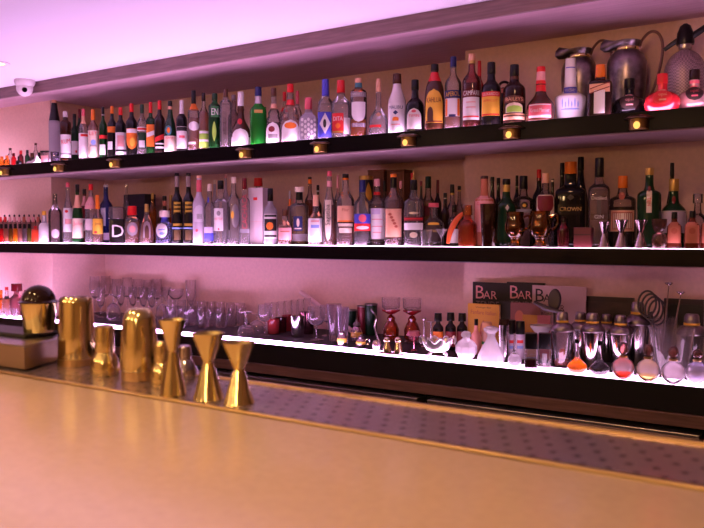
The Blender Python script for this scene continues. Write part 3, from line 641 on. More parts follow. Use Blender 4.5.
# ---- silver pitchers and soda siphon
def pitcher(px, tops, w, label, handle_top):
    x, D, r = clear_spot('T', px, z0, 3.36, w, 3.53); s = F/depth(Vector((x, D, z0)))
    h = at(px, tops, D).z-z0
    t = empty('silver_pitcher', (x, D, z0), atan2(-x, D), label, 'pitcher', 'silver pitchers on the top shelf')
    link('pitcher_body', lathe([(0,0),(r*.62,0),(r*.66,.006),(r*.82,h*.15),(r*.96,h*.40),(r*1.02,h*.62),(r*1.0,h*.74),(r*.88,h*.81),(r*.66,h*.855),(r*.60,h*.87)], 32), STEELD, t)
    link('neck_band', lathe([(r*.56,h*.866),(r*.61,h*.866),(r*.63,h*.885),(r*.61,h*.905),(r*.56,h*.905)], 32), BRASS, t)
    V = []; Fc = []; n = 32                      # flared rim with a long spout to the left
    RG = ((.60,.905,0,0),(.66,.935,.35,.05),(.72,.965,.75,.06),(.74,.975,1.05,.0),(.72,.965,1.15,-.055),(.68,.94,.85,-.07),(.62,.92,.4,-.05),(.56,.905,0,0))
    for i, (rr, zz, k, dz) in enumerate(RG):
        for j in range(n):
            a = 2*pi*j/n; q = max(0, cos(a-pi))**5
            V.append((r*(rr*cos(a)-k*q*.58), r*rr*sin(a)*(1-.45*q), h*(zz+dz*q)))
    for i in range(len(RG)-1):
        for j in range(n):
            j2 = (j+1) % n; Fc.append((i*n+j, i*n+j2, (i+1)*n+j2, (i+1)*n+j))
    link('spout_rim', meshdata(V, Fc), STEELD, t)
    link('lid', lathe([(r*.55,h*.91),(r*.5,h*.94),(r*.2,h*.955),(r*.16,h*.965),(r*.42,h*.975),(r*.46,h*.988),(r*.3,h),(0,h)], 24), STEELD, t)
    hp = [(r*.62,0,h*.90),(r*.78,0,h*.99),(r*1.15,0,h*1.07),(r*1.55,0,h*1.05),(r*1.78,0,h*.92),(r*1.72,0,h*.7),(r*1.4,0,h*.42),(r*1.0,0,h*.24),(r*.80,0,h*.17)]
    link('handle', tube(spline(hp, 6), r*.075, 8), pr('handle_bronze', (.22,.11,.09), .35, metal=.8), t)
pitcher(578.5, 48, 34, 'tarnished silver pitcher behind the white ceramic bottle', 43)
pitcher(626, 40, 37, 'tarnished silver pitcher beside the red ball bottle', 37)
x, D, r = clear_spot('T', 684, z0, 3.38, 39, 3.53); h = at(684, 24, D).z-z0
t = empty('soda_siphon', (x, D, z0), atan2(-x, D), 'wire-mesh soda siphon with black lever head at the right end', 'soda siphon')
m, nt, out = newmat('siphon_mesh'); bs = nt.nodes.new('ShaderNodeBsdfPrincipled'); bs.inputs['Metallic'].default_value = .5; bs.inputs['Roughness'].default_value = .45
ck = nt.nodes.new('ShaderNodeTexChecker'); ck.inputs['Scale'].default_value = 160; ck.inputs[1].default_value = (.42,.30,.33,1); ck.inputs[2].default_value = (.22,.15,.18,1)
tc = nt.nodes.new('ShaderNodeTexCoord'); nt.links.new(tc.outputs['Object'], ck.inputs[0]); nt.links.new(ck.outputs[0], bs.inputs['Base Color']); nt.links.new(bs.outputs[0], out.inputs[0])
link('mesh_flask', lathe([(0,0),(r*.95,0),(r,.01),(r,h*.48)]+[(r*cos(radians(a)), h*.48+h*.25*sin(radians(a))) for a in range(10, 76, 13)]+[(r*.24,h*.735),(0,h*.735)], 32), m, t)
link('collar', lathe([(0,h*.735),(r*.30,h*.735),(r*.32,h*.75),(r*.32,h*.78),(0,h*.78)]), STEELB, t)
link('head', lathe([(0,h*.781),(r*.42,h*.781),(r*.44,h*.80),(r*.40,h*.90),(r*.26,h*.975),(r*.1,h),(0,h)]), plast('black'), t)
link('nozzle', tube([(-r*.25,0,h*.85),(-r*.7,0,h*.79),(-r*1.0,0,h*.745)], [r*.14,r*.12,r*.10], 10), plast('black'), t)
link('lever', tube([(r*.2,0,h*.85),(r*.6,0,h*.90),(r*1.35,0,h*1.0)], [r*.17,r*.17,r*.14], 10), plast('black'), t)

# ---- miniatures at the left end of the top shelf
GM = 'miniature bottles on the upper left shelf'
def mini(lv, px, top, w, D, mat, cap, capy, label, lab=(), liq=None, shape='mini', g=None, **k):
    return B(lv, px, top, w, D, shape, mat, cap, capy, label, lab, liq, group=g or GM, seg=12, name='miniature_bottle', dmax=3.262 if px < 46 else None, **k)
mini('T', 2, 156.5, 6, 3.14, AMBER, plast('orange'), 159, 'amber miniature at the very left end of the top shelf')
mini('T', 7, 155.5, 6, 3.15, AMBER, plast('orange'), 158, 'orange amber miniature, second from the left on the top shelf')
mini('T', 10.5, 148, 6, 3.19, CLEARB, dark('brown'), 150, 'taller clear miniature with dark cap on the top shelf')
mini('T', 13.8, 153, 5, 3.14, REDG, dark('dred'), 156, 'small red miniature with dark cap in front on the top shelf')
mini('T', 21, 150.5, 5.5, 3.18, dark('dred'), plast('red'), 154, 'deep red miniature with bright red cap on the top shelf')
mini('T', 18.7, 156.5, 6, 3.13, BLK, PB, 159, 'round black miniature in front on the top shelf', shape='ball')
mini('T', 27.5, 150, 5, 3.2, DG, PB, 153.5, 'dark green miniature behind the crumpled white napkin')
mini('T', 32.3, 153, 5.5, 3.2, BR, dark('brown'), 157, 'brown miniature behind the crumpled white napkin')
mini('T', 36, 143, 5, 3.225, CLEARB, dark('brown'), 145, 'slender tall clear miniature, highest in the miniature row')
mini('T', 39.3, 152.5, 5.5, 3.2, BLK, PB, 155, 'black miniature beside the small black-lidded box on the top shelf')
x, D, r = clear_spot('T', 33, z0, 3.13, 7, 3.26)
V = []; Fc = []                                    # crumpled napkin
for i in range(13):
    for j in range(6):
        a = random.random; V.append((-.056+.0095*i, -.02+.008*j, max(.0, (.012+.03*(i/12)**2)*(1 if 0 < j < 5 else .1)*(.5+a()*.8))))
for i in range(12):
    for j in range(5): Fc.append((i*6+j, (i+1)*6+j, (i+1)*6+j+1, i*6+j+1))
o = link('paper_napkin', meshdata(V, Fc), paper('white')); o.location = (x, D, z0); md = o.modifiers.new('s', 'SOLIDIFY'); md.thickness = .0015; md.offset = 1
tag(o, 'crumpled white paper napkin among the miniatures on the top shelf', 'napkin')
x, D, r = clear_spot('T', 46, z0, 3.15, 8, 3.26); h = at(46, 151, D).z-z0
t = empty('small_box', (x, D, z0), .5, 'small black-lidded box with pale label at the left of the top shelf', 'box')
link('body', boxmesh(-r, r, -r*.8, r*.8, 0, h*.88, .002), SMOKE, t, smooth=False); link('lid', boxmesh(-r*1.1, r*1.1, -r*.9, r*.9, h*.885, h, .002), PB, t, smooth=False)
link('label', boxmesh(-r*.9, r*.9, -r*.8-.0015, -r*.8-.0003, h*.05, h*.6), paper('pink'), t, smooth=False)
# square tumbler before the black-shouldered bottle
x, D, r = clear_spot('T', 55, z0, 3.128, 5, 3.26); r = 4.2/F*depth(Vector((x, D, z0))); h = at(55, 152, D).z-z0
o = link('glass_tumbler', lathe([(0,0),(r*.92,0),(r,h),(r*.95,h),(r*.86,.006),(0,.006)]), glass('lilac_glass',(.62,.55,.68),.25,(.45,.38,.5))); o.location = (x, D, z0)
tag(o, 'lilac glass tumbler before the black-shouldered bottle, top shelf left', 'glass')
# ------------------------------------------------------------------ middle shelf, front row, left to right
B('M', 55.5, 194, 13, 3.16, 'bord', SMOKE, None, None, 'empty clear bottle without cap at the left end of the middle shelf', [L(229,238,pr('etched_base',(.6,.5,.55),.5),.6,0,'oval','emblem')])
B('M', 68.5, 182.5, 10.5, 3.17, 'burg', CLEARB, plast('pinkred'), 187, 'clear bottle with pink-red cap, tall white label and dark red base, middle shelf left', [L(208,232,W_,.9,sub=[('crest',210,213,ink('red'),.3,-.3,'oval'),('text_block',219,224,ink('pink'),.6,0,'rect')])], liq=(WATER,200))
B('M', 78, 184.5, 11, 3.17, 'burg', GREENG, PB, 192, 'green sparkling bottle with black foil and pale label with pink script', [L(218.5,238,CR,.93,text='Jolie',tc='pinkred',ts=4.5,ty=224)], neck=[(195,208,paper('peach'))], liq=(GREENG,200))
B('M', 91.5, 184, 12, 3.18, 'bord', CLEARB, plast('red'), 190, 'clear bottle with red cap in front of the dark one, middle shelf left', [L(219,230,pr('paper_pale',(.6,.5,.5),.6),.55,-.4)], neck=[(197,209,plast('pink'))], liq=(WATER,205))
B('M', 98, 195, 10.5, 3.17, 'low', CLEARB, plast('orange'), 209, 'small clear bottle with orange cap and yellow label, middle shelf left', [L(219,234,paper('yellow'),.93,text='Jose',tc='dred',ts=3,ty=224,sub=[('red_seal',231,233.5,ink('red'),.3,-.4,'oval')])], liq=(PEACHL,218))
B('M', 106.5, 185, 13, 3.18, 'bord', BLUEG, foil('silver'), 187, 'deep blue bottle with silver lettering beside the black square bottle', [L(208,226,pr('silver_print',(.5,.48,.6),.35),.35,-.45,text='V76',tc='white',ts=3.5,ty=211),L(233,240,paper('lav'),.7,-.2)], liq=(BLUEG,210))
B('M', 118, 207, 16.5, 3.16, 'square', BLK, glass('clear_stopper',(.85,.8,.85),.2,(.7,.65,.7)), 219, 'short square black bottle with white gothic D and clear stopper', [L(220.5,240,pr('black_label',(.012,.01,.012),.2),.9,name='front_panel',text='D',tc='white',ts=12,ty=231)], n=7, capr=1.3, capname='stopper')
B('M', 132.5, 206, 15, 3.17, 'square', CLEARB, plast('red'), 215, 'clear six-sided bottle with red stopper and round silver emblem', [L(222,236,FROST,.7,0,'oval','emblem',sub=[('emblem_centre',225.5,232.5,ink('pink'),.4,0,'oval')])], liq=(PEACHL,222), capr=1.6)
B('M', 147, 204, 15, 3.17, 'bell', CLEARB, foil('gold'), 212, 'bell-shaped clear bottle with gold neck and arched silver emblem', [L(221,238,FROST,.55,0,'arch','emblem',sub=[('emblem_centre',225,238,ink('brown'),.3,0,'arch')])], liq=(PEACHL,222))
B('M', 165, 210.5, 18, 3.17, 'low', glass('pale_blue_glass',(.60,.62,.85),.2,(.45,.45,.75)), pr('mushroom_stopper',(.75,.6,.52),.5), 217, 'round bottle with mushroom stopper, blue neck and white oval label', [L(223,238,W_,.6,-.35,'oval',sub=[('text_line',229,230.2,ink('sky'),.35,-.35,'rect'),('text_line',232,235,ink('sky'),.3,-.3,'oval')])], neck=[(217,222,plast('blue'))], liq=(WATER,224), capr=1.7, capname='stopper')
for px, wd, tl in ((177.5, 11.5, 'left one of the two tall black bottles with gold print'), (189, 12, 'right one of the two tall black bottles with gold print')):
    B('M', px, 173, wd, 3.18, 'spirit', BLK, dark('black'), 176, tl, [L(202,214,pr('gold_print',(.55,.33,.06),.35,metal=.5),.6,name='gold_print',sub=[('print_gap',204.5+4*k,206+4*k,BLK,.55,0,'rect') for k in range(3)]),L(223.5,226,pr('gold_print',(.55,.33,.06),.35,metal=.5),.75,name='band'),L(227.5,229,paper('sky'),.9,name='band'),L(230,240,pr('dark_gold_print',(.10,.06,.03),.3),.6,name='lower_print')], neck=[(176,187,pr('pale_neck_strip',(.30,.22,.2),.4))])  # lower print is a plain dark gold patch
B('M', 199.5, 175.5, 13, 3.17, 'spirit', pr('frosted_white',(.56,.48,.60),.3), plast('peach'), 178, 'tall frosted lilac bottle with pink neck seal, left of the blue-based bottle', [L(205,222,pr('frost_print',(.72,.66,.76),.5),.8,0,'arch','print',sub=[('window',214,219,ink('grey'),.06,-.3+.2*k,'rect') for k in range(4)]),L(229,232,paper('pinkred'),.2,-.4,'oval','red_dot')], neck=[(180,192,paper('pinkred'))])
B('M', 210, 184, 12, 3.18, 'spirit', CLEARB, plast('cream'), 191, 'clear bottle with pale cap and deep blue base, middle shelf', [L(227,233,paper('lav'),.93,name='band'),L(233,241,paper('blue'),.93,name='base_band'),L(197,203,plast('blue'),.35,-.6,'oval','blue_dot')], liq=(WATER,198))
B('M', 221, 180.5, 15, 3.17, 'square', CLEARB, dark('black'), 189, 'square clear vodka bottle with black cap and white label', [L(208.5,231,W_,.6,-.3,text='KETTLE',tc='pinkred',ts=2.2,ty=219,sub=[('crest',211,216,ink('grey'),.25,-.3,'oval'),('red_seal',228,230.5,ink('pinkred'),.12,-.3,'oval')])], n=4, liq=(WATER,198))
B('M', 234, 177, 14, 3.17, 'bord', CLEARB, plast('cream'), 183, 'clear bottle with pale cap, silver-black numeral and yellow emblem', [L(204,228,pr('silver_panel',(.45,.4,.48),.3,metal=.5),.55,.2,'oval','emblem',sub=[('yellow_mark',211,219,ink('yellow'),.22,-.2,'oval')]),L(207,230,paper('black'),.12,-.65,name='numeral')], liq=(WATER,195))
B('M', 244.8, 178, 10.5, 3.17, 'square', CLEARB, dark('dred'), 189, 'clear square bottle with dark red cap and pink vertical lettering', [L(200,223,CLEARB,.6,0,name='print',text='CACHACA',tc='pinkred',ts=5,rot=pi/2),L(229,233,FROST,.9,name='band')], n=5, liq=(WATER,196), capr=1.25)
# white carton
def carton(lv, px0, px1, top, D, dp, mat, label, yaw=0, name='carton', group=None, lid=None, txt=None, cat='box'):
    z0 = LEVEL[lv]; pxm = (px0+px1)/2; x = xz(pxm, D, z0); s = F/depth(Vector((x, D, z0)))
    w = abs(xz(px1, D, z0)-xz(px0, D, z0)); h = at(pxm, top, D).z-z0
    t = empty(name, (x, D, z0), yaw, label, cat, group)
    PLACED.append((lv, x, D, max(w, dp)/2*.9))
    link('carton_body', boxmesh(-w/2, w/2, -dp/2, dp/2, 0, h, .002), mat, t, smooth=False)
    return t, w, h
t, w, h = carton('M', 252, 265, 188, 3.24, .06, pr('carton_white',(.70,.58,.60),.5), 'tall white carton with a tiny red mark, middle shelf', .15)
link('emblem', boxmesh(-.012, .012, -.031, -.0302, h*.78, h*.83), ink('red'), t, smooth=False)
link('seam', boxmesh(-w*.48, w*.48, -.031, -.0302, h*.40, h*.404), ink('pink'), t, smooth=False)
B('M', 258.5, 178, 10, 3.40, 'straight', CLEARB, plast('red'), 186, 'bottle with gold-topped red square cap standing behind the white carton', capr=2.2)
B('M', 270.5, 188.5, 14, 3.17, 'spirit', FROST, dark('black'), 201, 'frosted bottle with black cap and label showing yellow and red picture', [L(214,239,W_,.9,sub=[('heading',215,217,ink('black'),.85,0,'rect'),('picture',219,231,ink('black'),.85,0,'rect'),('orange_mark',222,230,ink('orange'),.5,-.1,'oval'),('stripe',235,237,ink('black'),.85,0,'rect')])], liq=(WATER,206))
B('M', 285, 209.5, 15, 3.16, 'low', CLEARB, plast('brown'), 216, 'short brown-stoppered bottle with pink label, middle shelf centre left', [L(228,240,paper('pink'),.85,sub=[('text_line',231,232,ink('rust'),.6,0,'rect')]),L(220,226,foil('peach'),.35,-.1,'oval','emblem')], liq=(PEACHL,226))
B('M', 299.5, 187, 19.5, 3.17, 'wide', CLEARB, pr('pale_stopper',(.75,.6,.45),.5), 192, 'broad clear bottle with pale stopper over black collar and navy label', [L(216.5,231,paper('navy'),.45,-.15,sub=[('anchor_mark',218.5,227,ink('cream'),.15,-.15,'oval'),('text_line',228,229.2,ink('cream'),.35,-.15,'rect')]),L(234,241,FROST,.8,name='print')], neck=[(192,200,plast('black'))], liq=(STRAW,206), capr=1.5, capname='stopper')
B('M', 316, 195, 16, 3.17, 'low', CLEARB, plast('peach'), 206, 'bottle with peach cap and plain white label with blue word', [L(218.5,242,W_,.85,-.12,sub=[('blue_word',225,228,ink('sky'),.5,-.12,'rect'),('heading',220.5,222,ink('pink'),.5,-.12,'rect')])], liq=(PEACHL,222))
B('M', 329.5, 171, 14, 3.18, 'burg', CLEARB, plast('pinkred'), 176, 'clear amber bottle with a long pale vertical script label', [L(200,241,CR,.45,-.2,'barch',text='Sagatiba',tc='black',ts=6,ty=215,rot=pi/2)], neck=[(181,187,paper('pink'))], liq=(WHISKY,205))
B('M', 345.5, 174, 18, 3.17, 'bord', CLEARB, PB, 178, 'black-capped amber rum bottle with peach label over a narrow one', [L(206,222,paper('peach'),.9,text='Flor',tc='rust',ts=3,ty=210,sub=[('gold_band',220.5,222,ink('orange'),.88,0,'rect')]),L(223.5,226.5,CR,.8),L(228,233,CR,.7)], neck=[(178,180,foil('orange'))], liq=(WHISKY,215))
B('M', 362.5, 180, 17, 3.17, 'bord', CLEARB, plast('navy'), 192, 'dark rum bottle with round red emblem on blue, white and red label', [L(214,223.5,paper('blue'),.95,name='blue_band',sub=[('red_emblem',214.5,222.5,ink('pinkred'),.45,0,'oval')]),L(223.5,231,paper('red'),.95,name='red_band',sub=[('white_panel',226,229.5,ink('white'),.75,0,'oval')])], liq=(DARKL,220))
B('M', 377, 179, 17, 3.17, 'bord', CLEARB, plast('pink'), 186, 'whisky bottle with pink cap, red neck seal and long white label', [L(208.5,239,W_,.88,sub=[('crest_panel',208.8,214.5,ink('lav'),.5,-.15,'rect'),('text_line',219,220,ink('pink'),.6,0,'rect'),('text_line',226,227,ink('pink'),.6,0,'rect'),('text_line',232,233,ink('pink'),.5,0,'rect')])], neck=[(192,195,plast('red'))], liq=(WHISKY,204))
B('M', 393.5, 174, 18, 3.17, 'bord', CLEARB, plast('orange'), 177, 'whisky bottle with orange-topped black capsule and tall peach script label', [L(209,237,paper('peach'),.88,sub=[('script',213+3*k,216+3*k,ink('rust'),.2,-.4+.17*k,'leaf') for k in range(5)])], neck=[(178,188,plast('black'))], liq=(WHISKY,200))
t = B('M', 413.5, 180, 19.5, 3.17, 'wide', CLEARB, PB, 190, 'rum bottle with metal pourer and red, white and black banded label', [L(217,221,paper('dred'),.97,name='red_band',sub=[('stripe',218.5,219.5,ink('red'),.95,0,'rect')]),L(223,230,W_,.95),L(212,214.5,foil('cream'),.5,0,'oval','print'),L(232,238,foil('cream'),.4,0,'oval','emblem')], liq=(DARKL,228))
zt = at(413.5, 180, t.location.y).z-t.location.z
link('pourer', lathe([(0,zt),(.008,zt),(.009,zt+.008),(.004,zt+.012),(.003,zt+.04),(0,zt+.042)], 10), foil('gold'), t)
B('M', 433.5, 203, 22, 3.19, 'low', CLEARB, plast('pinkred'), 207, 'round-shouldered bottle with pink stopper and gold-rimmed arched navy label', [L(222,241,paper('dbrown'),.75,0,'arch',text='PATRON',tc='gold',ts=2.4,ty=231,sub=[('arch_border',222.4,225,ink('yellow'),.5,0,'arch')])], liq=(WATER,220), capr=1.4, capname='stopper')
# shot glass, funnel glass, ribbon
def vessel(lv, px, top, w, wb, D, mat, label, name, cat, thick=.0025, foot=.008, group=None, seg=24, n=2):
    z0 = LEVEL[lv]; x, D, r = clear_spot(lv, px, z0, D, w, dmax_for(px)); h = at(px, top, D).z-z0; b = r*wb
    o = link(name, lathe([(0,0),(b,0),(b*1.02,.002),(r,h),(r-thick,h),(max(.001,b-thick),foot),(0,foot)], seg), mat)
    o.location = (x, D, z0); o.rotation_euler = (0,0,atan2(-x, D)); return tag(o, label, cat, group)
vessel('M', 426, 229.5, 12, .75, 3.12, CLEAR, 'small thick shot glass in front of the arched-label bottle', 'shot_glass', 'glass', .002, .015)
def stemglass(lv, px, top, w, D, prof, label, name, cat, mat=None, group=None, seg=20, parts=None):
    z0 = LEVEL[lv]; x, D, r = clear_spot(lv, px, z0, D, w, dmax_for(px)); h = at(px, top, D).z-z0
    t = empty(name, (x, D, z0), 0, label, cat, group)
    for nm, P_ in prof: link(nm, lathe([(a*r, b*h) for a, b in P_], seg), mat or CLEAR, t)
    return t
FOOT = ('foot', [(0,0),(.72,0),(.75,.008),(.3,.03),(.09,.05),(0,.05)])
STEM = ('stem', [(0,.051),(.085,.051),(.07,.15),(.07,.35),(.1,.42),(0,.42)])
WINE = [FOOT, STEM, ('bowl', [(0,.421),(.12,.421),(.6,.48),(.9,.6),(1,.72),(.9,1),(.86,1),(.95,.72),(.86,.61),(.55,.5),(0,.45)])]
FLUTE = [FOOT, ('stem', [(0,.051),(.085,.051),(.07,.25),(.1,.3),(0,.3)]), ('bowl', [(0,.301),(.1,.301),(.5,.4),(.8,.6),(.85,1),(.78,1),(.72,.6),(.42,.42),(0,.34)])]
COUPE = [FOOT, ('stem', [(0,.051),(.085,.051),(.07,.3),(.07,.55),(.1,.62),(0,.62)]), ('bowl', [(0,.621),(.12,.621),(.6,.68),(.9,.8),(1,1),(.96,1),(.86,.82),(.55,.71),(0,.66)])]
MART = [FOOT, ('stem', [(0,.051),(.07,.051),(.05,.3),(.06,.5),(0,.5)]), ('bowl', [(0,.501),(.08,.501),(1,1),(.96,1),(.05,.53),(0,.53)])]
stemglass('M', 441.5, 229, 12, 3.125, MART, 'tiny clear cone-shaped cocktail glass on the middle shelf before the orange ribbon', 'cocktail_glass', 'glass')
p0 = LEVEL['M']; pts = [at(448,243.5,3.14), at(450,233,3.15), at(454,224,3.16), at(459,217,3.17), at(464,213,3.18)]
o = link('orange_ribbon', tube(spline([v for v in pts], 6), [.008+.006*sin(pi*k/24) for k in range(25)], 8), pr('orange_rubber',(.75,.12,.03),.4)); o['label'] = 'bright orange curved strap leaning beside the amber decanter'; o['category'] = 'strap'
B('M', 454, 205, 12, 3.22, 'square', SMOKE, dark('black'), 212, 'small bottle with glowing white label behind the orange strap', [L(229,243,W_,.9)], liq=(DARKL,228))
B('M', 467.5, 205, 19, 3.16, 'low', AMBERRED, AMBER, 215, 'amber glass decanter with round stopper, middle shelf centre right', [], liq=(AMBER,222), capr=1.45, capname='stopper', name='decanter', cat='decanter')
B('M', 484, 176, 20, 3.24, 'square', pr('terracotta',(.55,.16,.09),.5), plast('dbrown'), 179, 'tall terracotta bottle with white label, behind the dark beer glass', [L(196,232,paper('pink'),.9,name='label',text='Genever',tc='pinkred',ts=3,ty=204)], n=2.6, capr=1.05)
vessel('M', 489, 204, 18, .78, 3.13, glass('dark_amber_glass',(.30,.12,.06),.25,(.12,.04,.02),.4), 'tall dark amber pint glass before the terracotta bottle', 'pint_glass', 'glass', .003, .012)
# amber mugs
MUG = glass('mug_amber', (.72,.36,.10), .10, (.6,.2,.03), .42, .03)
def mug(px, top, w, label):
    z0 = LEVEL['M']; x, D, r = clear_spot('M', px, z0, 3.135, w, 3.5); h = at(px, top, D).z-z0
    t = empty('glass_mug', (x, D, z0), atan2(-x, D)+.15, label, 'mug', 'amber glass mugs on the middle shelf')
    link('bowl', lathe([(0,h*.26),(r*.45,h*.26),(r*.75,h*.32),(r*.98,h*.5),(r*.98,h*.62),(r*.80,h*.86),(r*.86,h),(r*.80,h),(r*.74,h*.86),(r*.9,h*.6),(r*.88,h*.5),(r*.65,h*.36),(0,h*.32)], 28), MUG, t)
    link('foot', lathe([(0,0),(r*.62,0),(r*.64,h*.03),(r*.42,h*.13),(r*.42,h*.22),(r*.5,h*.258),(0,h*.258)], 28), MUG, t)
    link('handle', tube(spline([(r*.86,0,h*.85),(r*1.3,0,h*.9),(r*1.5,0,h*.74),(r*1.3,0,h*.56),(r*.97,0,h*.5)], 6), r*.11, 8), MUG, t)
mug(515, 212, 20, 'amber glass mug with handle, left one of two on the middle shelf')
mug(540, 211, 23, 'amber glass mug with handle, right one of two on the middle shelf')
B('M', 506, 179, 20, 3.26, 'spirit', DG, PB, 184, 'dark green bottle with gold neck label behind the left amber mug', [L(205,211,foil('silver'),.2,.1,'diamond','emblem')], neck=[(185,192,foil('gold'))])
B('M', 523, 176, 20, 3.28, 'square', SMOKE, PB, 189, 'smoky clear bottle with round gold emblem behind the amber mugs', [L(202,209,paper('dbrown'),.35,.1,'oval','emblem',sub=[('gold_dot',204,207.5,ink('yellow'),.18,.1,'oval')]),L(209.5,213,paper('grey'),.8)])
B('M', 545, 173.5, 20, 3.23, 'bord', SMOKE, plast('peach'), 183, 'clear bottle with pale pink cap and red shield label above the right amber mug', [L(195,214,paper('cream'),.85,0,sub=[('red_field',196,213.5,ink('dred'),.78,0,'barch')],text='PLYMOUTH',tc='dred',ts=2.6,ty=198,tw=1.2)], liq=(WATER,190))
B('M', 570, 162, 30, 3.26, 'square', dark('black'), plast('orange'), 174, 'broad square black bottle with orange cap and gold lettering', [L(205,215,pr('black_print',(.012,.01,.011),.1),.8,name='print',text='CROWN',tc='gold',ts=4,ty=209.5),L(195,201,pr('dark_bird',(.06,.04,.035),.3),.25,0,'diamond','bird_emblem')], n=6)
B('M', 563, 217, 11.5, 3.14, 'mini', glass('dark_red_glass',(.35,.06,.08),.4,(.2,.03,.04)), dark('dbrown'), 222, 'small dark red bottle before the broad black bottle')
t, w, h = carton('M', 575, 592, 227.5, 3.15, .05, pr('maroon_card',(.12,.015,.025),.4), 'small maroon box before the tall black bottle, middle shelf right', .1)
link('lid_line', boxmesh(-w*.49, w*.49, -.0262, -.0253, h*.62, h*.66), ink('dbrown'), t, smooth=False)
B('M', 580, 157, 17, 3.38, 'burg', dark('black'), PB, 170, 'tallest slim black bottle on the middle shelf, beside the broad square black bottle')
B('M', 598.5, 158, 21, 3.22, 'square', SMOKE, PB, 177, 'clear dry gin bottle with black cap and white lettering', [L(196,214,pr('smoke_print',(.10,.07,.07),.3),.2,0,name='gold_strip'),L(214,220,SMOKE,.7,name='print',text='GIN',tc='white',ts=3.6),L(196,201,SMOKE,.8,name='print',text='Distilled',tc='cream',ts=3.6)], n=4, liq=(WATER,190))
B('M', 622, 176, 26, 3.23, 'wide', SMOKE, plast('orange'), 188, 'broad bottle with orange cap, orange seal and pale framed label', [L(210.5,231.5,paper('peach'),.85,0,sub=[('inner_frame',212.5,229.5,ink('rust'),.72,0,'rect'),('inner_panel',213.5,228.5,ink('cream'),.66,0,'rect'),('script',219.5,222.5,ink('dbrown'),.5,0,'oval')]),L(192,200.5,plast('terra'),.38,-.1,'oval','wax_seal')], liq=(DARKL,207))
B('M', 648.5, 168, 23, 3.23, 'wide', dark('dgreen'), foil('gold'), 175, 'green gin bottle with gold cap, red seal and vertical cream strip', [L(191,213,CR,.22,0,text='TEN',tc='red',ts=3.2,rot=-pi/2),L(186,192,plast('dred'),.3,0,'oval','wax_seal')], capr=1.15)
B('M', 673, 179, 25, 3.22, 'low', dark('dgreen'), foil('gold'), 191, 'green bottle with gold cap, red seal and wide white label', [L(212,233,pr('label_lilac',(.55,.45,.6),.55),.93,0,sub=[('rim_line',211,212,ink('silver'),.95,0,'rect')]),L(196,204,plast('dred'),.35,0,'oval','wax_seal')])
# jiggers
JG = [('lower_cup', [(.82,.01),(.95,0),(1,.02),(.97,.05),(.34,.54),(0,.55)]), ('upper_cup', [(0,.551),(.34,.551),(.95,.98),(1,1),(.9,1),(.3,.6),(0,.6)])]
for px, tp, wd, lb in ((604, 222, 12, 'small steel jigger, leftmost of three on the middle shelf'), (621, 220, 13.5, 'steel jigger in front of the pale framed label, middle shelf'), (640.5, 220, 13.5, 'steel jigger in front of the green gin bottle, middle shelf')):
    stemglass('M', px, tp, wd, 3.125, JG, lb, 'jigger', 'jigger', pr('pinkish_steel',(.60,.45,.45),.18,metal=1), 'steel jiggers on the middle shelf')
stemglass('M', 659, 219, 15, 3.13, [('lower_bowl', [(0,0),(.75,0),(.95,.12),(1,.3),(.8,.48),(.4,.53),(0,.53)]), ('upper_bowl', [(0,.531),(.35,.531),(.7,.62),(.95,.8),(.98,1),(.9,1),(.85,.82),(.6,.68),(0,.62)])], 'double-bowled amber speckled glass jigger, right of the steel jiggers', 'glass_jigger', 'jigger', glass('speckled_glass',(.6,.38,.36),.35,(.35,.18,.14)))
for px, tp, wd, lb in ((674, 212, 14, 'rust apothecary bottle with black cap, leftmost of three at the right end'), (692, 211, 15, 'rust apothecary bottle with black cap, middle of three at the right end'), (708, 211, 14, 'rust apothecary bottle cut by the right edge of the photo')):
    B('M', px, tp, wd, 3.125, 'spirit', glass('rust_glass',(.45,.10,.06),.5,(.3,.05,.03)), PB, tp+6.5, lb, [L(222,243,paper('terra'),.85,sub=[('faded_mark',228,234,ink('rust'),.4,0,'oval')])], n=4)

# ---- middle shelf second row
B('M', 85, 189, 10, 3.27, 'bord', dark('dred'), PB, 194, 'dark bottle with pink neck foil and white label, second row at left of middle shelf', [L(218.5,231,W_,.9,text='MNE',tc='navy',ts=3,ty=221.5)], neck=[(196,206,paper('pink'))])
B('M', 127, 184, 7, 3.42, 'bord', CLEARB, None, None, 'slender clear empty bottle standing behind, near the dark blue box')
t, w, h = carton('M', 130, 150, 195, 3.56, .09, pr('navy_card',(.012,.014,.035),.4), 'dark navy box standing at the back of the middle shelf')
link('lid', boxmesh(-w*.52, w*.52, -.048, .048, h*.75, h+.003, .002), pr('navy_card',(.012,.014,.035),.4), t, smooth=False)
B('M', 153, 193, 8, 3.36, 'bord', AMBER, foil('gold'), 199, 'bottle with gold cap behind the bell-shaped bottle')
B('M', 165, 196, 10, 3.34, 'spirit', BR, PB, 200, 'dark bottle with black cap behind the mushroom-stoppered bottle', neck=[(201,206,paper('terra'))])
B('M', 171, 195, 6, 3.38, 'bord', AMBER, foil('gold'), 208, 'slim gold-capped bottle behind, left of the two tall black bottles')
B('M', 215, 180, 8, 3.36, 'bord', FROST, plast('cream'), 184, 'pale frosted bottle in the second row between clear vodka bottles')
B('M', 226, 174.5, 8, 3.36, 'bord', FROST, plast('pink'), 178, 'pale frosted bottle with pink cap, second row right of the square vodka bottle')
B('M', 290, 191, 6, 3.34, 'bord', SMOKE, foil('silver'), 199, 'slim bottle with silver cap and orange neck behind the broad clear bottle', neck=[(199,206,paper('orange'))])
B('M', 294.5, 199, 6, 3.4, 'spirit', SMOKE, plast('pink'), 203, 'small pink-capped bottle behind the broad clear bottle')
B('M', 310, 177, 11, 3.34, 'bord', SMOKE, PB, 179, 'tall clear bottle with orange neck foil behind, right of the broad clear bottle', neck=[(179.5,184,foil('orange'))], liq=(WHISKY,200))
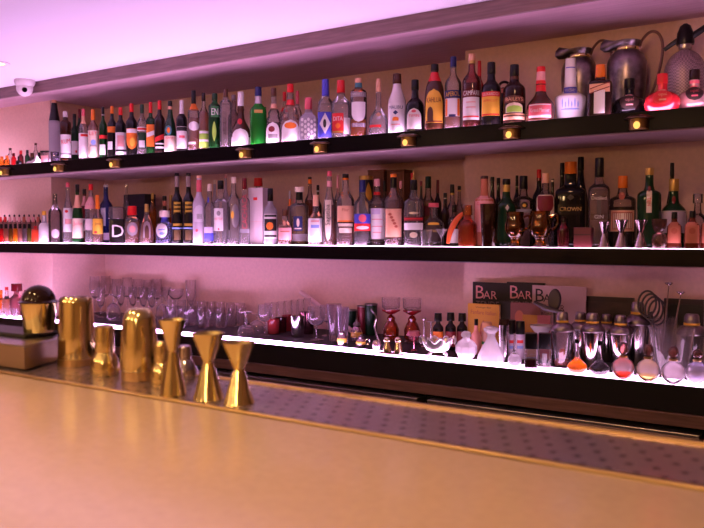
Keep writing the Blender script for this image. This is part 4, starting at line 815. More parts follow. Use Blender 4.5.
B('M', 318, 185, 8, 3.36, 'bord', BR, PB, 190, 'dark bottle with black cap behind the plain white-labelled bottle', neck=[(190.5,192,foil('silver'))])
B('M', 338, 175, 8, 3.34, 'bord', SMOKE, plast('pink'), 188, 'bottle with long pinkish capsule behind, between two amber bottles', liq=(WHISKY,200))
z0 = LEVEL['M']; x, D, r = clear_spot('M', 366, z0, 3.45, 14, 3.71); h = at(366, 176, D).z-z0
t = empty('gift_tin', (x, D, z0), atan2(-x, D), 'round black and yellow gift tin behind the rum bottle with round emblem', 'tin')
link('tin_body', lathe([(0,0),(r,0),(r,h*.94),(0,h*.94)], 28), pr('tin_black',(.02,.018,.02),.3), t)
link('lid', lathe([(0,h*.941),(r*1.02,h*.941),(r*1.02,h*.995),(r*.97,h),(0,h)], 28), foil('gold'), t)
S_ = Surf([(0,r),(h,r)], 2, 1); link('yellow_print', S_.patch(h*.45, h*.9, r*.35, r*.5, 'leaf', .001), paper('yellow'), t)
for a, b, lb in ((372, 388, 'brown wooden whisky box at the back, left of two'), (391, 408, 'brown wooden whisky box at the back, right of two')):
    t, w, h = carton('M', a, b, 172, 3.64, .09, pr('box_wood',(.22,.075,.035),.55,grain=(.3,6,(14,14,1.5))), lb, 0, 'wooden_box', 'wooden whisky boxes')
    link('lid', boxmesh(-w*.51, w*.51, -.047, .047, h+.0005, h+.010, .002), pr('box_wood',(.22,.075,.035),.55), t, smooth=False)
B('M', 384.5, 181, 8, 3.38, 'bord', SMOKE, PB, 191, 'black-capped bottle in the second row between the two whisky bottles', liq=(WHISKY,205))
B('M', 400.5, 181, 8, 3.38, 'bord', SMOKE, plast('pink'), 188, 'pink-capped bottle in the second row right of the peach script label', liq=(WHISKY,205))
B('M', 412, 173, 9, 3.42, 'bord', BR, plast('red'), 182, 'dark bottle with bright red cap behind the rum bottle with pourer')
B('M', 421, 181, 7, 3.38, 'bord', BR, plast('dred'), 186, 'slim dark bottle with deep red cap right of the rum bottle with pourer')
B('M', 428, 176.5, 15, 3.36, 'spirit', SMOKE, dark('dgreen'), 188, 'greenish bottle with black-green cap behind the arched-label bottle', [L(206,216,paper('dred'),.6)], liq=(STRAW,200))
B('M', 437.5, 180, 8, 3.45, 'bord', BR, plast('dred'), 193, 'dark bottle with long maroon capsule at the back, middle shelf centre')
B('M', 445, 193, 9, 3.30, 'spirit', BR, PB, 203, 'low dark bottle with broad black cap behind the orange strap', neck=[(198,198.8,foil('silver'))])
B('M', 452, 184.5, 11, 3.40, 'spirit', SMOKE, PB, 193, 'smoky bottle with gold-ringed black cap, left of the jogging wall corner', neck=[(193,195,foil('gold'))])
B('M', 459, 186, 9, 3.46, 'spirit', SMOKE, PB, 190, 'smoky bottle with thin gold ring at the wall corner', neck=[(190,191.5,foil('gold'))])
B('M', 492, 177, 10, 3.38, 'spirit', BR, PB, 181, 'dark brown bottle behind, right shoulder of the terracotta bottle')
B('M', 498, 178, 9, 3.42, 'spirit', BLK, PB, 183, 'black bottle at the back between terracotta and dark green bottles')
B('M', 516.5, 175.5, 8, 3.42, 'bord', BLK, PB, 186, 'thin black-capped bottle at the back, left of the round gold emblem bottle')
B('M', 538.5, 169.5, 13, 3.36, 'bord', BLK, plast('red'), 178, 'black bottle with red cap behind the red shield label bottle', neck=[(178,181,plast('dred'))])
B('M', 552, 179, 8, 3.40, 'bord', BR, PB, 186, 'dark bottle with black cap behind, right of the red shield label bottle', neck=[(180,182,foil('cream'))])
B('M', 561.5, 163, 11, 3.42, 'spirit', BLK, PB, 175, 'black bottle with wide black cap behind the broad square black bottle')
B('M', 671, 163, 11, 3.40, 'burg', BLK, PB, 176, 'tall black bottle behind the green bottle with wide white label')
B('M', 697, 194, 18, 3.24, 'low', SMOKE, glass('clear_stopper',(.85,.8,.85),.2,(.7,.65,.7)), 203, 'smoky glass decanter with stopper behind the apothecary bottles', name='decanter', cat='decanter', capr=1.5, capname='stopper')
# ---- miniatures at the left end of the middle shelf
GM2 = 'miniature bottles on the middle left shelf'
C8 = [('dred', REDG, 'red'), ('peach', glass('peach_glass',(.85,.45,.3),.5,(.7,.3,.2)), 'peach'), ('olive', glass('olive_glass',(.4,.3,.08),.5,(.3,.18,.04)), 'olive'), ('orange', ORANGEL, 'bright orange'), ('pink', glass('pink_glass',(.8,.45,.4),.5,(.7,.35,.3)), 'pink'), ('grey', glass('grey_glass',(.45,.38,.42),.5,(.35,.28,.32)), 'greyish'), ('ogreen', glass('yellowgreen_glass',(.4,.45,.15),.5,(.28,.3,.08)), 'yellow-green')]
for k, (nm, mt_, cn_) in enumerate(C8):
    mini('M', 1.5+4.65*k, 224, 4.3, 3.12, mt_, PB, 228.5, f'{cn_} miniature with black cap in the front row, middle shelf far left', shape='straight', g=GM2, capr=.78)
mini('M', 35.5, 226, 7.5, 3.13, pr('red_box_bottle',(.75,.06,.02),.35), plast('red'), 227.5, 'broad bright red miniature beside the front row, middle shelf left', shape='straight', g=GM2, n=5)
mini('M', 44.5, 211, 11, 3.15, FROST, plast('yellow'), 215, 'white-labelled small bottle with gold cap at the end of the miniatures', [L(223,241,W_,.95),L(216,221.5,W_,.4)], shape='low', g=GM2)
for k in range(9):
    c = ['red','red','pink','pink','pink','terra','pink','pink','terra'][k]
    nth = ['first','second','third','fourth','fifth','sixth','seventh','eighth','ninth'][k]
    mini('M', .8+4.7*k, 216.8, 4.3, 3.165, glass('pink_glass',(.8,.45,.4),.5,(.7,.35,.3)), plast(c), 222, f'{nth} miniature from the left in the {"red" if c=="red" else "pinkish"}-capped second row, middle shelf', shape='straight', g=GM2, capr=.9)
for k in range(8):
    nth = ['first','second','third','fourth','fifth','sixth','seventh','eighth'][k]
    mini('M', 5+4.9*k, 214.8-.05*k, 4.4, 3.215, BR, PB, 217.5, f'{nth} miniature from the left in the black-capped back row, middle shelf', shape='straight', g=GM2, capr=.95)
# ------------------------------------------------------------------ bottom shelf
def db(px, yb, w=10):
    p = flat(px, yb, ZB); return max(3.07, p.y+.6*w/2*depth(p)/F)
def G(px, yb, *a, **k): return db(px, yb, *a)
def nth(k): return ['first','second','third','fourth','fifth','sixth','seventh','eighth','ninth','tenth','eleventh','twelfth','thirteenth','fourteenth'][k]
CUT = solid('cut_crystal', (.95,.92,.96), .15, .05, 1.5, .12)
# far left cluster (before the narrow wall)
B('B', 7, 287, 9, 3.16, 'low', CLEARB, plast('red'), 290, 'small clear bottle with bright red cap at the far left of the bottom shelf', [L(296,299,paper('black'),.9,name='band')], liq=(PEACHL,299), dmax=3.262)
B('B', 1, 290, 9, 3.20, 'low', AMBER, plast('orange'), 294, 'amber bottle at the very left edge of the bottom shelf', dmax=3.262)
B('B', 17, 283.5, 14, 3.215, 'low', glass('rose_glass',(.7,.35,.38),.4,(.5,.2,.22)), dark('dred'), 291, 'round rose glass decanter with dark red lid, far left of the bottom shelf', name='decanter', cat='decanter', capr=2.2, capname='lid', dmax=3.262)
B('B', 26.5, 290, 9, 3.17, 'spirit', glass('rose_glass',(.7,.35,.38),.4,(.5,.2,.22)), dark('dred'), 293, 'rose glass bottle with small dark stopper left of the brass canister', dmax=3.262)
for k, px in enumerate((1.5, 8.5, 15.5)):
    vessel('B', px, 308.5, 6, .9, 3.085, CLEAR, f'{nth(k)} tiny clear glass from the left on the glowing edge, far left', 'shot_glass', 'glass', .002, .01, 'tiny glasses on the far left glowing edge', 16)
# stemmed glasses at the left
SG = 'stemmed glasses on the bottom shelf'
INV = [('bowl', [(.95,0),(1,.01),(1,.3),(.85,.5),(.5,.62),(.12,.66),(0,.66),(0,.63),(.45,.59),(.8,.47),(.93,.3),(.95,0)]),
       ('stem', [(0,.661),(.1,.661),(.13,.74),(.075,.8),(.075,.93),(0,.93)]), ('foot', [(0,.931),(.12,.931),(.7,.97),(.72,.99),(.2,1),(0,1)])]
stemglass('B', 113.5, 294, 14, db(113.5,321,14), INV, 'upturned goblet standing on its rim in the front row, left', 'goblet', 'glass', group=SG)
stemglass('B', 162, 295, 12, db(162,322,12), INV, 'upturned stemmed glass behind the tallest jigger', 'goblet', 'glass', group=SG)
stemglass('B', 246, 311, 18, db(246,336,18), [('bowl', [(.95,0),(1,.01),(.97,.18),(.75,.34),(.3,.42),(.12,.44),(0,.44),(0,.41),(.7,.31),(.9,.18),(.95,0)]), ('stem', [(0,.441),(.1,.441),(.16,.55),(.10,.66),(.12,.85),(.2,.9),(0,.9)]), ('foot', [(0,.901),(.3,.901),(.72,.95),(.74,.97),(.2,1),(0,1)])], 'upturned cocktail coupe standing on its rim, front row centre left', 'coupe', 'glass', group=SG)
stemglass('B', 257, 314, 15, db(257,334,15)+.05, INV, 'upturned coupe behind, right of the front one', 'coupe', 'glass', group=SG)
stemglass('B', 265, 304.5, 14, db(265,336,14), WINE, 'upright wine goblet left of the red votive', 'goblet', 'glass', group=SG)
stemglass('B', 316.5, 306.5, 19, db(316.5,341,19), WINE, 'large upright wine goblet right of the silver tumbler', 'goblet', 'glass', group=SG)
stemglass('B', 327, 305, 14, db(327,338,14)+.05, WINE, 'upright wine goblet behind, beside the cut crystal vase', 'goblet', 'glass', group=SG)
for k, (px, tp, yb) in enumerate(((85.5,277.5,313),(95,276.5,316),(106,276,312),(117,279,312),(127.5,277.5,310),(138,279,310),(148.5,280,309),(157,279,308))):
    stemglass('B', px, tp, 10.5, db(px, yb), WINE, f'{nth(k)} upright wine glass from the left in the back row over the shaker tins', 'wine_glass', 'glass', group=SG, seg=16)
for k, (px, tp, yb) in enumerate(((101,288,318),(121,286,316),(133,287,316),(143.5,287,317),(152,288,317))):
    stemglass('B', px, tp, 10, db(px, yb), FLUTE, f'{nth(k)} flute-shaped glass from the left, middle row above the shaker tins', 'flute_glass', 'glass', group=SG, seg=16)
for k, (px, tp, yb) in enumerate(((176,289,311),(191,280,311),(166,287,312))):
    stemglass('B', px, tp, (16,12,11)[k], db(px, yb), (COUPE, FLUTE, MART)[k], ('wide coupe behind the cut rocks glasses', 'tall thin flute rising above the tumbler rows', 'cone-shaped cocktail glass behind, above the cobbler shaker')[k], ('coupe','flute_glass','cocktail_glass')[k], 'glass', group=SG, seg=18)
# votives and tumblers
REDV = glass('red_votive', (.85,.14,.14), .6, (.75,.10,.11), .3)
vessel('B', 273.5, 319, 12.5, .88, db(273.5,336.5,12.5), REDV, 'glowing red votive glass in the front row', 'votive_glass', 'glass', .003, .012, 'red votive glasses')
vessel('B', 281, 317.5, 12, .88, db(281,335.5,12)+.045, glass('dark_red_glass',(.35,.06,.08),.4,(.2,.03,.04)), 'dark red votive glass directly behind the glowing one', 'votive_glass', 'glass', .003, .012, 'red votive glasses')
vessel('B', 288, 315, 12, .88, db(288,335,12)+.10, REDV, 'red votive glass farther behind, left of the silver tumbler', 'votive_glass', 'glass', .003, .012, 'red votive glasses')
vessel('B', 297.5, 316, 15, .84, db(297.5,337.5,15), STEEL, 'polished silver tumbler right of the red votives', 'metal_tumbler', 'cup', .002, .006)
vessel('B', 307, 312, 15, .84, db(307,336,15)+.05, pr('dark_red_steel',(.30,.12,.14),.2,metal=1), 'dark reddish metal tumbler behind the silver tumbler', 'metal_tumbler', 'cup', .002, .006)
# small glass pots with amber content
def pot(px, tp, w, yb, label, handle=True, dd=0):
    x, D, r = clear_spot('B', px, LEVEL['B'], db(px, yb, w)+dd, w, 3.6); h = at(px, tp, D).z-LEVEL['B']
    t = empty('glass_cruet', (x, D, LEVEL['B']), atan2(-x, D), label, 'cruet', 'small glass cruets before the enamel cups')
    link('jar_body', lathe([(0,0),(r*.85,0),(r*.95,h*.08),(r*.95,h*.45),(r*.7,h*.6),(r*.5,h*.66),(r*.55,h*.72),(r*.48,h*.72),(r*.44,h*.66),(r*.8,h*.45),(r*.8,h*.06),(0,h*.06)]), pr('silver_lustre',(.45,.32,.34),.2,metal=.9), t)
    link('amber_band', lathe([(r*.955,h*.2),(r*.985,h*.22),(r*.985,h*.40),(r*.955,h*.42)]), pr('amber_enamel',(.75,.40,.05),.3,coat=.3), t)
    link('lid', lathe([(0,h*.721),(r*.62,h*.721),(r*.5,h*.82),(r*.2,h*.88),(r*.2,h*.93),(r*.12,h),(0,h)]), STEELD, t)
    if handle: link('handle', tube(spline([(r*.9,0,h*.5),(r*1.5,0,h*.6),(r*1.75,0,h*.4),(r*1.5,0,h*.2),(r*.9,0,h*.15)],5), r*.10, 8), STEEL, t)
pot(342, 328, 10, 346.5, 'small lidded silver cruet with amber band, left of three', False)
pot(356.5, 319, 12, 344, 'tall lidded silver cruet with amber band, middle of three', False, .05)
pot(361, 334, 10, 347.5, 'small silver cruet with curled handle, right of three')
# cut crystal vase and dark tins
vessel('B', 334, 304, 15, .62, db(334,342,12)+.01, CUT, 'tall cut crystal vase before the dark green tumblers', 'crystal_vase', 'vase', .003, .03, None, 12)
vessel('B', 343, 307, 12, .8, 3.22, CUT, 'cut crystal tumbler partly hidden behind the vase', 'crystal_tumbler', 'glass', .003, .02, None, 12)
for px, tp, wd, yb, mt_, lb in ((350.5, 309.5, 13, 335, 'dgreen', 'dark green patterned metal cup, left of three'), (363, 305.5, 12, 334, 'dred', 'dark red metal cup, middle of three'), (371, 303.5, 13, 332, 'dgreen', 'dark green metal cup, right of three by the wall')):
    r_ = pr('enamel_'+mt_, PAL[mt_], .25, metal=.3)
    D = db(px, yb, wd)+.1; x, D, r = clear_spot('B', px, LEVEL['B'], D, wd, 3.7); h = at(px, tp, D).z-LEVEL['B']
    t = empty('enamel_cup', (x, D, LEVEL['B']), 0, lb, 'cup', 'dark enamel cups on the bottom shelf')
    link('cup_body', lathe([(0,0),(r*.86,0),(r*.88,.003),(r*.98,h*.95),(r*.9,h*.95),(r*.8,.008),(0,.008)]), r_, t); link('rim', lathe([(r*.91,h*.951),(r,h*.951),(r*1.02,h*.98),(r,h),(r*.91,h),(r*.91,h*.951)]), STEELD, t)
# tumblers
TG = 'tumblers on the bottom shelf'
vessel('B', 172.5, 306, 14, .85, db(172.5,323,14), CLEAR, 'heavy rocks glass in front, right of the upturned stemmed glass', 'tumbler', 'glass', .003, .02, TG)
vessel('B', 191, 309, 16, .88, db(191,326,16), CUT, 'cut crystal rocks glass above the middle of the tall jigger', 'tumbler', 'glass', .003, .02, TG, 10)
for k, (px, tp, yb) in enumerate(((203,312,328),(211,312,327.5),(221,313,328),(231,313.5,327))):
    vessel('B', px, tp, 11, .9, db(px, yb), CLEAR, f'{nth(k)} short clear tumbler from the left in the front row before the coupe', 'tumbler', 'glass', .002, .015, TG, 18)
for k in range(9):
    px = 168+9.2*k; vessel('B', px, 304.5+.45*k, 9.5, .9, db(px, 316+.9*k), CLEAR, f'{nth(k)} clear tumbler from the left in the middle row behind the rocks glasses', 'tumbler', 'glass', .002, .015, TG, 16)
for k in range(8):
    px = 172+9.8*k; vessel('B', px, 299.5+.5*k, 9, .9, 3.55+.005*(k % 2), CLEAR, f'{nth(k)} faint tumbler from the left in the rearmost row against the wall', 'tumbler', 'glass', .002, .012, TG, 16)
for k in range(7):
    px = 268+6.6*k; vessel('B', px, 303-.8*k, 6.5, .85, 3.36+.035*k, CLEAR, f'{nth(k)} slim highball glass from the left, row behind the red votives', 'highball_glass', 'glass', .002, .012, TG, 16)
# leaning rolled paper tube
a_, b_ = at(303, 292, 3.695), at(323, 308, 3.655)
dv = (b_-a_); b2 = a_+dv*((ZB+.018-a_.z)/dv.z)
a2 = a_
o = link('rolled_tube', tube([a2+Vector((0,-.02,0)), b2], .014, 14), pr('tube_paper', (.75,.55,.52), .6)); o['label'] = 'pale rolled tube leaning against the back wall of the bottom shelf'; o['category'] = 'tube'
# curved swan-neck pourer
x, D, r = clear_spot('B', 377, LEVEL['B'], 3.17, 8, 3.6)
t = empty('swan_pourer', (x, D, LEVEL['B']), atan2(-x, D), 'silver pourer with tall curved swan-like spout beside the amber lamps', 'pourer')
h = at(377, 309, D).z-LEVEL['B']; r = .022
link('bowl', lathe([(0,0),(r*.7,0),(r,.012),(r*1.05,.026),(r*.8,.045),(0,.05)]), pr('silver_lustre',(.45,.32,.34),.2,metal=.9), t)
link('spout', tube(spline([(.012,0,.03),(-.012,0,h*.55),(-.005,0,h*.8),(-.03,0,h)], 6), .0045, 8), STEEL, t)
# amber oil lamps
def oil_lamp(px, tp, w, yb, label):
    x, D, r = clear_spot('B', px, LEVEL['B'], db(px, yb, w)+.03, w, 3.6); h = at(px, tp, D).z-LEVEL['B']
    t = empty('amber_lamp', (x, D, LEVEL['B']), 0, label, 'oil lamp', 'amber glass lamps on the bottom shelf')
    link('base', lathe([(0,0),(r*.75,0),(r*.78,h*.03),(r*.5,h*.06),(0,h*.06)]), STEELD, t)
    link('amber_body', lathe([(0,h*.061),(r*.55,h*.061),(r*.82,h*.12),(r*.86,h*.28),(r*.6,h*.42),(r*.42,h*.48),(r*.45,h*.54),(r*.25,h*.60),(0,h*.62)]), AMBERRED, t)
    link('collar', lathe([(0,h*.621),(r*.3,h*.621),(r*.6,h*.66),(r*.95,h*.70),(r*.98,h*.73),(r*.6,h*.74),(0,h*.74)]), REDG, t)
    link('glass_cup', lathe([(0,h*.742),(r*.8,h*.742),(r*.95,h*.78),(r*1.0,h),(r*.95,h),(r*.88,h*.78),(0,h*.76)]), CLEAR, t)
oil_lamp(391, 297.5, 19, 344, 'amber and red glass lamp with clear cup on top, left of two')
oil_lamp(412, 298, 19, 345, 'amber and red glass lamp with clear cup on top, right of two')
# tray with two bird shakers
x, D, r = clear_spot('B', 391, LEVEL['B'], 3.085, 14, 3.5)
o = link('oval_tray', lathe([(0,0),(.062,0),(.075,.006),(.073,.0075),(.06,.003),(0,.003)], 28), pr('pink_silver',(.65,.45,.48),.2,metal=.9)); o.location = (x, D, LEVEL['B']); o.scale = (1,.42,1)
tag(o, 'small oval silver tray carrying two bird-shaped shakers', 'tray')
for px, lb in ((387, 'bird-shaped silver shaker on the small tray, left of two'), (398, 'bird-shaped silver shaker on the small tray, right of two')):
    q = Vector((xz(px, D, LEVEL['B']), D, LEVEL['B']+.0033)); h = at(px, 337, D).z-q.z; r = h*.27
    t = empty('bird_shaker', q, atan2(-q.x, D), lb, 'salt shaker', 'bird-shaped shakers on the small tray')
    link('body', lathe([(0,0),(r*.95,0),(r*1.0,h*.06),(r*.85,h*.35),(r*.6,h*.6),(r*.55,h*.68),(0,h*.69)]), pr('warm_silver',(.75,.60,.42),.22,metal=1), t)
    hm = lathe([(0,h*.66)]+[(r*.72*cos(radians(a)), h*.83+h*.17*sin(radians(a))) for a in range(-70, 90, 20)]+[(0,h)]); link('head', hm, pr('warm_silver',(.75,.60,.42),.22,metal=1), t)
    link('beak', tube([(0,-r*.6,h*.82),(0,-r*1.2,h*.78)], [r*.2,r*.04], 8), foil('gold'), t)
    for sx_ in (-1, 1): link('eye', lathe([(0,0),(r*.16,0),(r*.12,r*.1),(0,r*.12)], 8).copy(), BLK, t).location = (sx_*r*.38, -r*.66, h*.86)
# pink metal funnel and thin stand
stemglass('B', 414, 330, 17, db(414,352,8)+.01, [('foot', [(0,0),(.4,0),(.42,.03),(.1,.08),(0,.08)]), ('stem', [(0,.081),(.08,.081),(.07,.45),(0,.45)]), ('bowl', [(0,.451),(.1,.451),(.9,.75),(.7,.95),(.1,1),(0,1)])], 'shiny pink-red metal candle snuffer on a thin stem', 'candle_snuffer', 'snuffer', pr('pink_metal',(.75,.25,.30),.15,metal=.9))
for px, tp, lb in ((424, 318, 'thin steel pin stand with round tip, left of the silver shell dish'), (431, 321, 'thin steel stand with flat top behind the silver shell dish')):
    stemglass('B', px, tp, 11, db(px, 350, 11)+.06, [('base', [(0,0),(.8,0),(.82,.02),(.1,.05),(0,.05)]), ('rod', [(0,.051),(.13,.051),(.12,.93),(0,.93)]), ('top', [(0,.931),(.3,.931),(.85 if px == 431 else .35,.97),(.8 if px == 431 else .3,1),(0,1)])], lb, 'pin_stand', 'stand', STEEL)
# silver shell dish with frilled rim
x, D, r = clear_spot('B', 437.5, LEVEL['B'], 3.095, 26, 3.6); s = F/depth(Vector((x, D, .8))); W2 = 14.5/s; h = at(441, 336, D).z-LEVEL['B']
t = empty('shell_dish', (x, D, LEVEL['B']), atan2(-x, D), 'ornate frilled silver dish on little feet in the front row', 'dish')
V = []; Fc = []; n = 48
SIL = pr('satin_silver', (.78,.70,.72), .28, metal=.85)
RG = ((.0,.30),(.45,.30),(.75,.40),(.95,.60),(1.03,.78),(.98,.80),(.90,.64),(.65,.46),(.35,.40),(0,.39))
for i, (rr, zz) in enumerate(RG):
    for j in range(n):
        a = 2*pi*j/n; wv = 1+.07*sin(8*a)*(rr > .8); zf = zz+(.07*sin(8*a) if rr > .8 else 0)
        V.append((W2*rr*cos(a)*wv, .55*W2*rr*sin(a)*wv, h*zf))
for i in range(len(RG)-1):
    for j in range(n): Fc.append((i*n+j, i*n+(j+1) % n, (i+1)*n+(j+1) % n, (i+1)*n+j))
link('bowl', meshdata(V, Fc), SIL, t)
link('frilled_rim', tube([(W2*1.03*cos(2*pi*k/64)*(1+.08*sin(16*pi*k/64)), .57*W2*sin(2*pi*k/64)*(1+.08*sin(16*pi*k/64)), h*(.82+.10*sin(16*pi*k/64))) for k in range(64)], .0055, 8, True), SIL, t)
for sx_ in (-1, 1): link('scroll_handle', tube(spline([(sx_*W2*.95,0,h*.78),(sx_*W2*1.12,0,h*.98),(sx_*W2*1.22,0,h*.8),(sx_*W2*1.10,0,h*.66)], 5), .005, 8), SIL, t)
for a in (.6, 2.5, 3.8, 5.6):
    cx_, cy_ = W2*.6*cos(a), W2*.33*sin(a)
    link('foot', tube(spline([(cx_*.9, cy_*.9, h*.26), (cx_*1.25, cy_*1.2, h*.2), (cx_*1.1, cy_*1.1, .004), (cx_*1.4, cy_*1.3, .005)], 4), .005, 8), SIL, t)
link('amber_inlay', lathe([(0,h*.41),(W2*.5,h*.50),(W2*.42,h*.72),(W2*.15,h*.86),(0,h*.88)]), pr('amber_enamel',(.75,.40,.05),.3,coat=.3), t).scale = (1,.5,1)
# dark bitters bottles
BG = 'bitters bottles on the bottom shelf'
for px, tp, lab_c, lb in ((438, 313, 'orange', 'dark bitters bottle with orange label behind the shell dish'), (450.5, 312.5, 'dred', 'dark bitters bottle with deep red label, middle of three'), (462, 313, 'dred', 'dark bitters bottle with deep red label, right of three by the crystal decanter')):
    B('B', px, tp, 11, db(px, 352)+.05, 'spirit', BLK, PB, tp+8, lb, [L(331,346,paper(lab_c),.9)], group=BG, capr=1.9)
# glowing crystal decanters
CRY = glass('bright_crystal', (.98,.95,.98), .7, (1,.96,1), .2, .1)
def crystal(px, tp, w, yb, P_, stop, label, seg):
    x, D, r = clear_spot('B', px, LEVEL['B'], db(px, yb, w)-.01, w*.8, 3.5); r = w/2/F*depth(Vector((x, D, .8))); h = at(px, tp, D).z-LEVEL['B']
    t = empty('crystal_decanter', (x, D, LEVEL['B']), .2, label, 'decanter', 'glowing crystal decanters')
    link('decanter_body', loft([(z*h, q*r) for z, q in P_], 2, 1, seg), CRY, t, smooth=False)
    link('stopper', loft([(z*h, q*r) for z, q in stop], 2, 1, 8), CRY, t, smooth=False)
crystal(466, 331, 22, 361, [(0,.45),(.1,.75),(.28,1),(.48,1),(.62,.75),(.72,.38),(.8,.3)], [(.802,.42),(.86,.48),(.95,.42),(1,.2)], 'faceted round crystal decanter glowing white in the front row', 9)
crystal(491, 326.5, 28, 363, [(0,.92),(.05,1),(.2,.93),(.45,.6),(.65,.32),(.74,.26)], [(.742,.30),(.80,.30),(.88,.52),(.95,.55),(1,.35)], 'cone-shaped crystal decanter glowing white with flat stopper', 10)
B('B', 476, 319, 10, db(476,357)+.06, 'low', pr('salmon_plastic',(.70,.28,.24),.4), PB, 325, 'salmon pink bottle with black cap between the crystal decanters', group=BG)
B('B', 486.5, 322, 10, db(487,357)+.07, 'straight', pr('pale_pink_plastic',(.75,.42,.38),.45), plast('peach'), 331, 'pale pink bottle with peach cap behind the cone-shaped decanter', [L(341,344,paper('green'),.95,name='green_band')], group=BG)
# silver cylinder and black-capped lettered bottles
x, D, r = clear_spot('B', 504, LEVEL['B'], db(504,361)+.03, 11, 3.5); h = at(504, 319, D).z-LEVEL['B']
t = empty('steel_canister', (x, D, LEVEL['B']), 0, 'slim polished steel canister right of the cone-shaped decanter', 'canister')
link('body', lathe([(0,0),(r,0),(r,h*.48),(0,h*.48)]), STEEL, t); link('upper_body', lathe([(0,h*.49),(r*1.02,h*.49),(r*1.02,h*.86),(0,h*.86)]), STEEL, t); link('cap', lathe([(0,h*.861),(r,h*.861),(r*.9,h),(0,h)]), dark('dbrown'), t)
for px, tp, dd, lb in ((511, 320, .05, 'lilac bottle with black cap and red-blue lettering, left of two'), (520, 321, .055, 'lilac bottle with black cap and red-blue lettering, right of two')):
    B('B', px, tp, 10, db(px, 362)+dd, 'straight', pr('lilac_plastic',(.55,.45,.62),.35), PB, 334, lb, [L(337,352,pr('lilac_label',(.6,.5,.66),.5),.9,sub=[('red_word',339.5,342.5,ink('red'),.6,0,'rect'),('blue_word',345,348,ink('sky'),.6,0,'rect')])], capr=.97, group=BG)
# small lab flasks
def flask(px, tp, w, yb, liquid, label, neckm=None):
    x, D, r = clear_spot('B', px, LEVEL['B'], db(px, yb, w), w, 3.5); h = at(px, tp, D).z-LEVEL['B']
    P_ = chaikin([(z*h, q*r) for z, q in SH['flask']], 2)
    t = empty('round_flask', (x, D, LEVEL['B']), 0, label, 'flask', 'round flasks on the glowing shelf edge')
    link('flask_body', loft(P_, 2, 1, 24), CLEAR, t)
    link('liquid', loft([(.004, r*.55)]+[(z, q*.93) for z, q in P_ if .006 < z < h*.30]+[(h*.30, Surf(P_,2,1).R(h*.30)*.93)], 2, 1, 24), liquid, t)
    if neckm: link('stopper', lathe([(0,h*.90),(r*.22,h*.90),(r*.24,h*.93),(r*.22,h*1.03),(0,h*1.03)], 14), neckm, t)
flask(514.5, 333, 14, 367, CRY, 'small round flask of clear liquid before the lettered bottles')
# perfume-like bottles with big black caps
for px, lq, lb in ((531, DARKL, 'square perfume bottle with black cap and dark red liquid'), (544.5, WATER, 'square perfume bottle with black cap, clear with white inner tube')):
    t = B('B', px, 333, 13.5, db(px, 369, 13), 'straight', CLEAR, PB, 348, lb, [] , liq=(lq, 359), n=5, capr=1.0, name='perfume_bottle', cat='bottle', group=BG)
    if px > 540: link('inner_tube', lathe([(0,.004),(.006,.004),(.010,.03),(.010,.055),(0,.055)], 12), CRY, t)
# cocktail shakers
def shaker(px, tp, w, yb, label, mat, dd=.04, liq=None):
    x, D, r = clear_spot('B', px, LEVEL['B'], db(px, yb, w)+dd, w, 3.49); h = at(px, tp, D).z-LEVEL['B']
    t = empty('cocktail_shaker', (x, D, LEVEL['B']), atan2(-x, D), label, 'shaker', 'cocktail shakers on the bottom shelf')
    link('shaker_body', lathe([(0,0),(r*.72,0),(r*.75,h*.02),(r*.97,h*.62),(r*.97,h*.645),(0,h*.645)], 28), mat, t)
    link('collar', lathe([(0,h*.646),(r*1.0,h*.646),(r*1.02,h*.66),(r*1.0,h*.70),(r*.92,h*.74),(r*.68,h*.79),(r*.5,h*.81),(0,h*.81)], 28), STEELD, t)
    link('gold_label', lathe([(r*.505,h*.8105),(r*.55,h*.8105),(r*.55,h*.85),(r*.505,h*.85)], 28), pr('gold_seal',(.80,.45,.06),.35,metal=.3), t)
    link('cap', lathe([(0,h*.811),(r*.5,h*.811),(r*.52,h*.88),(r*.48,h*.97),(r*.4,h),(0,h)], 28), STEELD, t)
    if liq: link('liquid', lathe([(0,.004),(r*.66,.004),(r*.70,h*.10),(r*.3,h*.14),(r*.25,h*.3),(0,h*.32)], 20), liq, t)
shaker(562, 312, 22, 370, 'cocktail shaker with clear body and red drink in the front row', glass('shaker_glass',(.85,.72,.76),.2,(.6,.45,.5),.45), .0, glass('red_orange_drink',(1,.25,.10),.7,(.9,.15,.05),.1))
shaker(580, 312, 20, 366, 'steel cocktail shaker behind the flask of orange liquid', STEEL, .10)
shaker(592, 313, 23, 370, 'steel cocktail shaker between the orange and dark flasks', STEEL, .06)
shaker(606, 314, 19, 366, 'steel cocktail shaker behind, right of the dark flask', STEEL, .14)
shaker(620, 315, 23, 371, 'steel cocktail shaker behind the round stoppered bottle of orange liquid', STEEL, .06)
shaker(637, 302, 24, 372, 'tallest steel cocktail shaker beside the mixing glass with spoons', STEEL, .10)
flask(577, 340, 20, 374, ORANGEL, 'round flask of bright orange liquid with thin neck', dark('black'))
flask(599.5, 342, 20, 376, pr('black_liquid',(.012,.004,.006),.2), 'round flask of nearly black liquid with thin neck', dark('black'))
